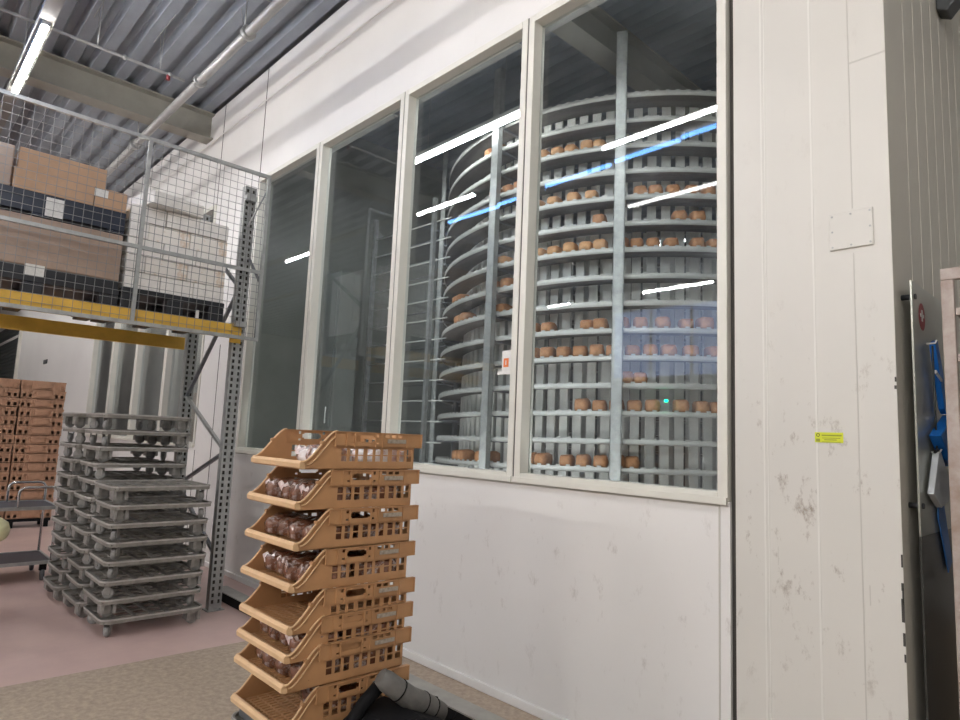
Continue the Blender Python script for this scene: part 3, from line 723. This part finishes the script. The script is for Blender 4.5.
tails = MB(); tails.prism([(-0.012, 0.0), (0.012, 0.0), (0.04, 0.03), (0.03, 0.045), (0.01, 0.03), (-0.012, 0.05), (-0.038, 0.034)], lambda a, b: (a, -0.002, b), lambda a, b: (a * 0.9, 0.004, b * 0.95))
tail_me = tails.mesh('bag_tail', 'loaf_bag2')
PLC = ['left end', 'second from the left', 'second from the right', 'right end']
def bag(i, x, y, z, k, label, group=None, tail=False):
    o = bpy.data.objects.new('bagged_loaf', bags[k]); COL.objects.link(o); o.location = (x, y, z); o.rotation_euler = (0, 0, random.uniform(-.12, .12))
    tag(o, label, 'bread', group)
    if tail:
        t = bpy.data.objects.new('bag_tail', tail_me); COL.objects.link(t); t.parent = o; t.location = (0, -0.112, 0.05); t.rotation_euler = (random.uniform(-.5, .1), 0, random.uniform(-.4, .4))
LV = ['top', 'second', 'third', 'fourth', 'fifth', 'sixth', 'seventh', 'bottom']
for lvl, front in ((1, [0, 1, 2, 3]), (2, [0, 1, 2, 3]), (3, [0, 1, 2, 3]), (5, [0, 1, 2, 3]), (6, [0, 1, 2, 3])):
    for q in front:
        bag(lvl, CX - CW + 0.066 + q * 0.1155, CY + 0.175 + random.uniform(-.015, .02), zc[lvl] + 0.006, random.choice([0, 1, 2]), 'bagged brown loaf, %s of the front row in the %s crate' % (PLC[q], LV[lvl]), tail=lvl in (1, 3, 5))
        bag(lvl, CX - CW + 0.066 + q * 0.1155, CY + 0.445 + random.uniform(-.015, .015), zc[lvl] + 0.006, random.choice([0, 1, 2]), 'bagged brown loaf, %s of the back row in the %s crate' % (PLC[q], LV[lvl]))
for q, yy in ((2, 0.215), (3, 0.20)):
    bag(0, CX - CW + 0.025 + q * 0.1155, CY + yy, zc[0] + 0.006, 3 if q == 3 else 3, 'pale bagged loaf, %s of the two seen through the front of the top crate' % ('left' if q == 2 else 'right'), tail=True)
for q in (1, 2, 3): bag(0, CX - CW + 0.066 + q * 0.1155, CY + 0.49, zc[0] + 0.006, 3, 'pale bagged loaf at the back of the top crate, %s' % PLC[q])
for q, yy in ((2, 0.33), (3, 0.40)): bag(7, CX - CW + 0.03 + q * 0.1155, CY + yy, zc[7] + 0.006, 1, 'bagged brown loaf lying %s in the nearly empty bottom crate' % ('left' if q == 2 else 'right'))

# ------------------------------------------------------------------ brown crate columns at the far left
def brown_crate_mesh():
    m = MB(); L2, W2, h = 0.285, 0.20, 0.136
    us = [-L2, -0.262, -0.222, -0.188, -0.148, -0.10, 0.10, 0.148, 0.188, 0.222, 0.262, L2]; vs = [0, 0.022, 0.072, 0.10, h]
    m.perf(us, vs, lambda i, j: i in (1, 3, 7, 9) and j == 1, lambda a, b, t: (W2 - t, a, b), 0.006)
    m.box(-W2, -W2 + 0.02, -L2, L2, 0, h); m.box(-W2 + 0.02, W2 - 0.02, -L2, -L2 + 0.02, 0, h); m.box(-W2 + 0.02, W2 - 0.02, L2 - 0.02, L2, 0, h)
    m.box(-W2, W2, -L2, L2, 0.0, 0.01)
    m.box(W2, W2 + 0.012, -L2 - 0.004, L2 + 0.004, 0.112, 0.132)
    for a in (-0.27, -0.13, 0.13, 0.27): m.box(W2, W2 + 0.01, a - 0.012, a + 0.012, 0.07, 0.112)
    m.box(W2, W2 + 0.014, -0.088, 0.088, 0.035, 0.11)
    return m.mesh('brown_crate', 'brown')
bcm = brown_crate_mesh(); random.seed(9)
def bcol(x, y, n, where):
    d = MB(); d.box(-0.2, 0.2, -0.28, 0.28, 0.09, 0.13)
    for sx in (-1, 1):
        for sy in (-1, 1): d.box(sx * 0.15 - 0.03, sx * 0.15 + 0.03, sy * 0.22 - 0.04, sy * 0.22 + 0.04, 0, 0.09)
    tag(d.build('flat_dolly', 'matt_black', loc=(x, y, 0)), 'dark wheeled base under the %s column of brown crates' % where, 'base')
    for i in range(n):
        o = bpy.data.objects.new('brown_crate', bcm); COL.objects.link(o); o.location = (x + random.uniform(-.01, .01), y + random.uniform(-.008, .008), 0.131 + i * 0.1365)
        tag(o, 'brown crate, %s from below in the %s column at the far left' % (ORD[i], where), 'crate')
bcol(-11.9, 1.935, 15, 'right'); bcol(-11.9, 1.345, 15, 'left')

# ------------------------------------------------------------------ two shelf trolley
t = empty('shelf_trolley', (-8.13, 1.14, 0)); tag(t, 'two shelf trolley with bent chrome tube handles and dark blue shelves', 'trolley')
def shelf(z):
    s_ = B(-0.32, 0.32, -0.40, 0.39, z, z + 0.012).build('shelf', 'navy', t)
    r_ = MB(); ring(r_, 0.335, 0.405, 0.02, 0.02, z - 0.012, z + 0.02); r_.build('shelf_rim', 'galv', s_)
shelf(0.18); shelf(0.715)
for sx in (-1, 1):
    x = sx * 0.325
    pts = [(x, -0.395 + 0.33 - 0.0, 0.19)]
    y0, y1, zt, rd = 0.05, 0.385, 0.925, 0.06
    pts = [(x, y0, 0.73), (x, y0, zt - rd)] + [(x, y0 + rd - rd * math.cos(a), zt - rd + rd * math.sin(a)) for a in [PI / 8 * k for k in range(1, 5)]]
    pts += [(x, y1 - rd + rd * math.sin(a), zt - rd + rd * math.cos(a)) for a in [PI / 8 * k for k in range(0, 5)]] + [(x, y1, 0.17)]
    MB().tube(pts, 0.0125, 8).build('handle_tube', 'chrome', t)
    MB().tube([(x, -0.385, 0.17), (x, -0.385, 0.73)], 0.0125, 8).build('leg_tube', 'chrome', t)
    for yy in (-0.33, 0.33):
        c = MB(); c.box(-0.02, 0.02, -0.03, 0.03, 0.10, 0.17); cc = c.build('castor', 'matt_black', t, loc=(x * 0.85, yy, 0))
        w = MB(); w.lathe([(0.02, -0.014), (0.054, -0.014), (0.058, 0), (0.054, 0.014), (0.02, 0.014)], n=18, T=Matrix.Translation((0, 0, 0.058)) @ Matrix.Rotation(PI / 2, 4, 'X')); w.build('wheel', 'wheel_dark', cc)

# pale yellow lidded bin poking in at the left edge
bn = empty('waste_bin', (-6.45, 0.712, 0)); tag(bn, 'bin with a pale yellow rounded lid just entering at the left edge', 'bin')
MB().lathe([(0.11, 0.0), (0.13, 0.03), (0.16, 0.63), (0.16, 0.65)], n=28).build('body', 'galv_dark', bn)
MB().lathe([(0.18, 0.63), (0.215, 0.645), (0.235, 0.68), (0.24, 0.72), (0.225, 0.77), (0.18, 0.805), (0.08, 0.825), (0.02, 0.83)], n=32).build('lid', 'pale_yellow', bn)

# ------------------------------------------------------------------ floor guard rail along the wall
gr = empty('floor_guard_rail', (-4.3, 2.655, 0)); tag(gr, 'low black guard rail with grey top along the foot of the white wall', 'rail')
B(-2.02, 3.2, -0.068, 0.06, 0, 0.078).build('rail_body', 'matt_black', gr)
B(-2.02, 3.2, -0.070, 0.062, 0.078, 0.086).build('rail_top', 'rail_top', gr)

# ------------------------------------------------------------------ black machine with grey sleeve
mc = empty('floor_machine', (-2.35, 1.85, 0)); tag(mc, 'black machine with a grey padded sleeve in front of the lowest crates', 'machine')
bd = MB(); bd.prism([(-0.40, 0), (0.52, 0), (0.50, 0.14), (0.30, 0.22), (0.20, 0.33), (0.02, 0.41), (-0.12, 0.40), (-0.30, 0.30), (-0.40, 0.16)], lambda a, b: (-0.215, a, b), lambda a, b: (0.10, a, b))
bd.build('body', 'matt_black', mc, bevel=0.04, seg=4)
cl = [(-2.43, 1.765, 0.548), (-2.42, 1.79, 0.525), (-2.40, 1.85, 0.478), (-2.39, 1.905, 0.436), (-2.39, 1.975, 0.402), (-2.40, 2.04, 0.362), (-2.40, 2.095, 0.325)]
sl = MB(); sl.tube([Vector(p) - Vector((-2.35, 1.85, 0)) for p in cl], [0.036, 0.045, 0.047, 0.049, 0.048, 0.047, 0.046], 18)
s_ = sl.build('padded_sleeve', 'grey_pad', mc)
for i in (2, 4, 5):
    a = Vector(cl[i]); d_ = (Vector(cl[i + 1]) - Vector(cl[i - 1])).normalized(); p = a - Vector((-2.35, 1.85, 0))
    MB().tube([p - d_ * 0.003, p + d_ * 0.003], 0.0495, 18).build('sleeve_band', 'matt_black', s_)
MB().tube([(-0.11, -0.06, 0.50), (-0.12, -0.14, 0.43), (-0.13, -0.22, 0.33), (-0.13, -0.27, 0.2)], 0.03, 12).build('curved_arm', 'matt_black', mc)
MB().tube([(-0.1, 0.27, 0.30), (-0.10, 0.26, 0.375)], [0.014, 0.009], 8).build('lever', 'matt_black', mc)
MB().tube([(-0.06, 0.31, 0.26), (-0.04, 0.335, 0.30)], [0.010, 0.005], 8).build('lever', 'matt_black', mc)

# ------------------------------------------------------------------ things on the right
pl = empty('cover_plate', (-0.9, WY - 0.007, 2.575)); tag(pl, 'square cream cover plate screwed to the white cladding', 'plate')
B(-0.088, 0.086, -0.010, 0, -0.083, 0.083).build('plate', 'wall_col', pl, bevel=0.003)
for a in (-0.075, 0, 0.075):
    for b_ in (-0.07, 0.0, 0.07):
        if a or b_: MB().tube([(a, -0.0125, b_), (a, -0.010, b_)], 0.0045, 8).build('screw', 'galv', pl)
yl = empty('warning_label', (-1.01, WY - 0.0085, 1.665)); tag(yl, 'small yellow green label with dark lines of print on the cladding', 'label')
B(-0.058, 0.056, -0.0012, 0, -0.022, 0.022).build('label_sheet', 'lime', yl)
pr = MB(); pr.box(-0.030, 0.050, -0.002, -0.0012, 0.006, 0.012); pr.box(-0.028, 0.045, -0.002, -0.0012, -0.004, -0.001); pr.box(-0.02, 0.03, -0.002, -0.0012, -0.012, -0.008); pr.box(-0.03, 0.045, -0.002, -0.0012, -0.020, -0.018)
pr.box(-0.054, -0.037, -0.002, -0.0012, -0.019, -0.006); pr.build('printed_lines', 'olive', yl)
rg = MB()
rg.tube([(-0.045 + 0.0065 * math.cos(2 * PI * k / 16), -0.0018, 0.010 + 0.0065 * math.sin(2 * PI * k / 16)) for k in range(16)], 0.0015, 5, closed=True); rg.build('round_mark', 'ink', yl)

se = empty('wall_detector', (-0.75, 4.14, 4.17)); tag(se, 'dark grey detector box high on the beige side wall', 'detector')
MB().prism([(0, -0.09), (0.05, -0.12), (0.10, -0.06), (0.10, 0.10), (0, 0.13)], lambda a, b: (a, -0.06, b), lambda a, b: (a, 0.06, b)).build('housing', 'sensor', se, bevel=0.008)
B(0.10, 0.103, -0.05, 0.05, 0.0, 0.02).build('slot', 'seam', se)

# tool board on stand-offs
tb = empty('tool_board', (-0.68, 3.0, 0)); tag(tb, 'narrow upright grey tool board on stand-offs beside the worn rack', 'board')
BY0, BY1 = 0.13, 0.75
bo = MB(); bo.cur = 0; bo.box(-0.030, -0.022, BY0, BY1, 1.28, 2.335); bo.cur = 1; bo.box(-0.030, -0.022, BY0, BY1, 0.12, 1.28)  # lower part coloured dark as a painted reflection
bo.build('sheet', ['board', 'board_reflect'], tb, bevel=0.001)
for z in (2.27, 1.40, 0.4): MB().tube([(-0.07, BY0 + 0.035, z), (-0.015, BY0 + 0.035, z)], 0.012, 10).build('stand_off', 'black', tb)
def onboard(m): return m
mr_ = MB(); n_ = mr_.add([(-0.0215, BY0 + 0.145 + 0.052 * math.cos(2 * PI * k / 24), 2.20 + 0.06 * math.sin(2 * PI * k / 24)) for k in range(24)]); n3 = mr_.add([(-0.0205, BY0 + 0.145 + 0.052 * math.cos(2 * PI * k / 24), 2.20 + 0.06 * math.sin(2 * PI * k / 24)) for k in range(24)])
mr_.face([n_ + k for k in range(24)]); mr_.face([n3 + k for k in range(24)])
for k in range(24): mr_.face((n_ + k, n_ + (k + 1) % 24, n3 + (k + 1) % 24, n3 + k))
rs = mr_.build('round_sticker', 'red', tb)
mk = MB(); mk.box(-0.0203, -0.0195, BY0 + 0.115, BY0 + 0.175, 2.198, 2.212); mk.box(-0.0203, -0.0195, BY0 + 0.135, BY0 + 0.155, 2.18, 2.23); mk.build('sticker_mark', 'paper', rs)
# hanging tools (x is distance off the wall)
def hook(y, z, par):
    MB().tube([(-0.02, y, z), (0.012, y, z), (0.018, y, z + 0.015)], 0.004, 6).build('hook', 'white', par)
YB = BY0 + 0.20
for z in (2.09, 1.62): hook(YB, z, tb)
bx = -0.68
br = empty('hand_brush', (bx, 3.0 + YB, 2.09)); tag(br, 'bright blue long handled brush hanging from the upper hook of the tool board', 'brush')
MB().prism([(0.0, 0.0), (0.05, 0.02), (0.13, -0.12), (0.16, -0.30), (0.12, -0.28), (0.06, -0.14)], lambda a, b: (-0.012, a, b), lambda a, b: (0.012, a, b)).build('handle', 'blue', br, bevel=0.004)
MB().prism([(-0.06, -0.40), (0.20, -0.30), (0.24, -0.42), (0.20, -0.53), (0.10, -0.50)], lambda a, b: (-0.014, a, b), lambda a, b: (0.03, a, b)).build('brush_head', 'blue', br, bevel=0.004)
MB().prism([(-0.03, -0.12), (0.07, -0.15), (0.07, -0.162), (-0.03, -0.135)], lambda a, b: (0.012, a, b), lambda a, b: (0.018, a, b)).build('tag_strip', 'white', br)
MB().tube([(0, 0.005, -0.01), (0, 0.01, -0.55)], 0.004, 6).build('cord', 'sensor', br)
dp = empty('dust_pan', (bx, 3.0 + YB, 1.62)); tag(dp, 'pale grey fan shaped dustpan hanging from the lower hook of the tool board', 'dustpan')
MB().prism([(-0.015, 0.0), (0.03, 0.0), (0.17, -0.13), (0.12, -0.21), (0.0, -0.23), (-0.13, -0.17)], lambda a, b: (-0.012, a, b), lambda a, b: (0.012, a, b)).build('pan', 'pale_brush', dp, bevel=0.003)
MB().tube([(0.0, -0.03, 0.0), (0.005, 0.0, 0.012), (0.0, 0.05, 0.0)], 0.006, 6).build('grip', 'black', dp)
sq = empty('squeegee', (bx, 3.0 + YB + 0.07, 1.60)); tag(sq, 'blue blade tool hanging lowest on the tool board behind the dustpan', 'scraper')
MB().prism([(0.0, 0.0), (0.06, 0.01), (0.09, -0.2), (0.20, -0.46), (0.12, -0.50), (-0.02, -0.26)], lambda a, b: (-0.016, a, b), lambda a, b: (-0.013, a, b)).build('blade', 'blue', sq)

# worn rack with dark crates at the right edge
rk = empty('worn_rack', (-0.653, 3.2, 0)); tag(rk, 'worn pale metal rack with dark trays at the right edge', 'rack')
rkz = 2.33
for xx in (0.04, 0.72):
    for yy in (0.0, 0.55): B(xx, xx + 0.045, yy - 0.015, yy + 0.015, 0.0, rkz).build('post', 'worn_post', rk, bevel=0.004)
B(0.04, 0.784, -0.015, 0.015, rkz, rkz + 0.05).build('top_bar', 'worn_post', rk, bevel=0.004)
B(0.04, 0.784, 0.52, 0.58, rkz, rkz + 0.05).build('top_bar', 'worn_post', rk, bevel=0.004)
z = 2.18
while z > 0.2:
    sf = B(0.088, 0.719, -0.01, 0.57, z, z + 0.03).build('shelf', 'worn_post', rk); z -= 0.19
z = 2.18; i = 0
random.seed(2)
while z > 0.2:
    if i > 0 or True:
        o = empty('dark_tray', (-0.655 + 0.412, 3.2 + 0.27, z + 0.031)); tag(o, 'black tray on the %s shelf from the top of the worn rack' % ORD[i], 'tray')
        tr = MB(); tr.box(-0.29, 0.29, -0.25, 0.25, 0, 0.01); tr.box(-0.29, -0.28, -0.25, 0.25, 0.01, 0.11); tr.box(0.28, 0.29, -0.25, 0.25, 0.01, 0.11); tr.box(-0.28, 0.28, -0.25, -0.24, 0.01, 0.11); tr.box(-0.28, 0.28, 0.24, 0.25, 0.01, 0.11)
        tr.build('tray_body', 'black', o)
    z -= 0.19; i += 1

# ------------------------------------------------------------------ spiral cooler behind the windows
SC = Vector((-4.63, 6.96)); SR = 2.4; RI = 2.14; PIT = 0.2527; ZTOP = 4.91
TH0 = math.radians(-62)
def zh(a, tier):
    """height of the belt at angle a (deg) on tier counted from the top (0)"""
    return ZTOP - PIT * tier + PIT * (a + 62) / 360.0
sp = empty('spiral_cooler', (SC.x, SC.y, 0)); tag(sp, 'tall steel spiral conveyor tower behind the third and fourth windows', 'conveyor')
NT = 17
nseg = 96
def helix(rad_prof, name, m, a_start=-62 - 360 * 0.0, closed_prof=True):
    mb = MB(); n = len(rad_prof); prev = None
    tot = int(nseg * (NT + 0.5))
    for s_i in range(tot + 1):
        a = math.radians(118 + 360.0 * s_i / nseg * -1)
        deg = 118 - 360.0 * s_i / nseg
        z = ZTOP + PIT * (deg + 62) / 360.0 
        q = mb.add([(rr * math.cos(a), rr * math.sin(a), z + zz_) for rr, zz_ in rad_prof])
        if prev is not None:
            for k in range(n if closed_prof else n - 1): mb.face((prev + k, prev + (k + 1) % n, q + (k + 1) % n, q + k), True)
        prev = q
    return mb.build(name, m, sp)
helix([(SR, -0.035), (SR, 0.012), (SR - 0.006, 0.012), (SR - 0.006, -0.035)], 'outer_rail', 'steel')
helix([(SR - 0.006, -0.003), (RI, -0.003), (RI, -0.016), (SR - 0.006, -0.016)], 'belt', 'belt')
# small belt link studs along the rim
stn = MB()
for tr_ in range(0, 16):
    for k in range(0, 62):
        deg = -150 + k * 2.3; a = math.radians(deg); z = zh(deg, tr_)
        c, s__ = math.cos(a), math.sin(a)
        T = Matrix(((c, -s__, 0, (SR - 0.012) * c), (s__, c, 0, (SR - 0.012) * s__), (0, 0, 1, z), (0, 0, 0, 1)))
        stn.box(-0.006, 0.004, -0.018, 0.018, 0.012, 0.026, T)
stn.build('belt_links', 'steel', sp)
for k in range(98):
    a = 2 * PI * k / 98; c, s__ = math.cos(a), math.sin(a)
    T = Matrix(((c, -s__, 0, (RI - 0.03) * c), (s__, c, 0, (RI - 0.03) * s__), (0, 0, 1, 0), (0, 0, 0, 1)))
    MB().box(-0.012, 0.012, -0.042, 0.042, 0.0, 5.0, T).build('drum_slat', 'slat', sp)
for deg, w in ((-59.0, 0.10), (-90.6, 0.10), (-135, 0.08), (-25, 0.08), (20, 0.08), (90, 0.08), (160, 0.08)):
    a = math.radians(deg); c, s__ = math.cos(a), math.sin(a); RR = SR + 0.07
    T = Matrix(((c, -s__, 0, RR * c), (s__, c, 0, RR * s__), (0, 0, 1, 0), (0, 0, 0, 1)))
    pm = MB(); pm.box(-0.03, 0.03, -w / 2, -w / 2 + 0.012, 0, 5.5, T); pm.box(-0.03, 0.03, w / 2 - 0.012, w / 2, 0, 5.5, T); pm.box(-0.03, -0.018, -w / 2, w / 2, 0, 5.5, T); pm.box(0.018, 0.03, -w / 2, w / 2, 0, 5.5, T)
    po = pm.build('post', 'galv', sp)
    ts = MB()
    for tr_ in range(0, 18):
        z = zh(deg if deg > -152 else deg, tr_) - 0.02
        ts.box(-0.075, -0.03, -0.02, 0.02, z - 0.02, z, T)
        ts.box(-0.34, -0.075, -0.015, 0.015, z - 0.022, z - 0.0, T)
    ts.build('tier_bracket', 'galv_dark', po)
# straight outer frame on its left
fx, fy = -6.22, 4.95
of = B(-0.025, 0.025, -0.025, 0.025, 0, 4.6).build('side_frame', 'galv', sp, loc=(fx - SC.x, fy - SC.y, 0)); B(-1.325, -1.275, -0.025, 0.025, 0, 4.6).build('post', 'galv', of)
for k in range(0, 15): 
    z = 4.30 - PIT * k * 1.0
    MB().tube([(-1.3, 0, z), (0.28, 0.05, z)], 0.010, 6).build('rung', 'steel', of)
    MB().tube([(-1.3, 0.5, z), (0.1, 0.5, z)], 0.010, 6).build('rung', 'galv_dark', of) if k % 2 == 0 else None
B(-0.025, 0.025, 0.475, 0.525, 0, 4.6).build('post', 'galv_dark', of); B(-1.325, -1.275, 0.475, 0.525, 0, 4.6).build('post', 'galv_dark', of)

# loaves riding on the tiers
lv = [loaf_mesh('tin_loaf', 0.132, 0.195, 0.128, 'loaf', 21, 0.004, 0.5, 14, 8), loaf_mesh('tin_loaf', 0.128, 0.195, 0.122, 'loaf_lt', 22, 0.004, 0.5, 14, 8)]
tiers = {1: [-93.8, -97.3], 2: [-79.0, -74.7, -71.2, -67.3, -64.3], 3: [-94.4, -89.6, -85.6], 4: [-80.1, -75.5, -70.4, -66.0, -54.6, -51.1, -47.1, -42.9, -39.0], 5: [-63.9, -45.6, -41.4],
         6: [-79.0, -75.0, -71.0, -67.0, -63.6, -58.6, -55.3, -51.6, -47.5, -41.4, -37.5, -90.5], 7: [-92.7, -88.9, -110.8, -114], 8: [-90.4, -107.5, -111.5], 9: [-80.3, -76.1, -66.3, -63.2, -58.3, -54.2, -49.2, -43.9, -39.5],
         10: [-80.1, -76.1, -71.9, -67.9, -64.0, -60.1, -55.9, -51.9, -47.8, -42.8, -37.5], 11: [-57.2, -54.5], 12: [-67.1, -63.1, -59.2, -55.3, -51.3, -45.0, -40.4, -37.1],
         14: [-80.0, -76.6, -70.5, -66.6, -62.6, -58.7, -56.5, -105, -108, -96, -93]}
random.seed(4)
for tr_, angs in tiers.items():
    angs = sorted(angs); last = None; cnt = 0
    for deg in angs:
        if last is not None and deg - last < 3.0: deg = last + 3.05
        last = deg
        a = math.radians(deg); rr = SR - 0.115
        o = bpy.data.objects.new('tin_loaf', lv[1] if (tr_ in (2, 4, 6) and deg < -60) else lv[0]); COL.objects.link(o)
        o.location = (SC.x + rr * math.cos(a), SC.y + rr * math.sin(a), zh(deg, tr_) - 0.003); o.rotation_euler = (0, 0, a - PI / 2 + random.uniform(-.08, .08))
        s_ = random.uniform(0.94, 1.06); o.scale = (s_, 1, s_ * random.uniform(0.95, 1.05))
        tag(o, 'brown tin loaf, %s from the left on the %s spiral tier from the top' % (ORD[cnt], ORD[tr_]), 'bread'); cnt += 1

# other things in the cooling room
def cabinet(x0, x1, y0, y1, z1, m, label):
    e = empty('steel_cabinet', ((x0 + x1) / 2, (y0 + y1) / 2, 0)); tag(e, label, 'cabinet'); a, b = (x1 - x0) / 2, (y1 - y0) / 2
    B(-a, a, -b, b, 0, z1).build('cabinet_body', m, e, bevel=0.01)
    B(-a + 0.04, a - 0.04, -b - 0.012, -b - 0.001, 0.1, z1 - 0.1).build('panel', m, e, bevel=0.004)
    MB().tube([(a - 0.1, -b - 0.03, 1.7), (a - 0.1, -b - 0.03, 1.9)], 0.01, 6).build('handle', 'white', e)
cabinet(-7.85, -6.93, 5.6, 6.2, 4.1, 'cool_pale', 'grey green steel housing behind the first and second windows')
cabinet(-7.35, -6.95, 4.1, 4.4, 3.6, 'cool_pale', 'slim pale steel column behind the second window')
for i in range(5):
    o = bpy.data.objects.new('brown_crate', bcm); COL.objects.link(o); o.location = (-6.3, 4.2, 0.60 + 0.1365 * i); o.rotation_euler = (0, 0, -PI / 2)
    tag(o, 'brown crate in the stack behind the second window, %s from its base' % ORD[i], 'crate')
B(-6.55, -6.05, 3.95, 4.45, 0, 0.599).build('crate_stand', 'cool_pale')
tag(bpy.data.objects['crate_stand'], 'low steel stand under the brown crates behind the second window', 'stand')
MB().lathe([(0.012, -0.01), (0.018, 0), (0.012, 0.014)], n=12).build('indicator_light', 'green_lit', sp, loc=(2.43 * math.cos(math.radians(-48.9)), 2.43 * math.sin(math.radians(-48.9)), 1.993))
# ------------------------------------------------------------------ world and view
w = bpy.data.worlds.new('world'); scn.world = w; w.use_nodes = True
w.node_tree.nodes['Background'].inputs['Color'].default_value = (0.5, 0.55, 0.6, 1); w.node_tree.nodes['Background'].inputs['Strength'].default_value = 0.05
vs_ = scn.view_settings; vs_.view_transform = 'Standard'; vs_.look = 'None'; vs_.gamma = 1.0; vs_.use_curve_mapping = False; vs_.exposure = 1.4
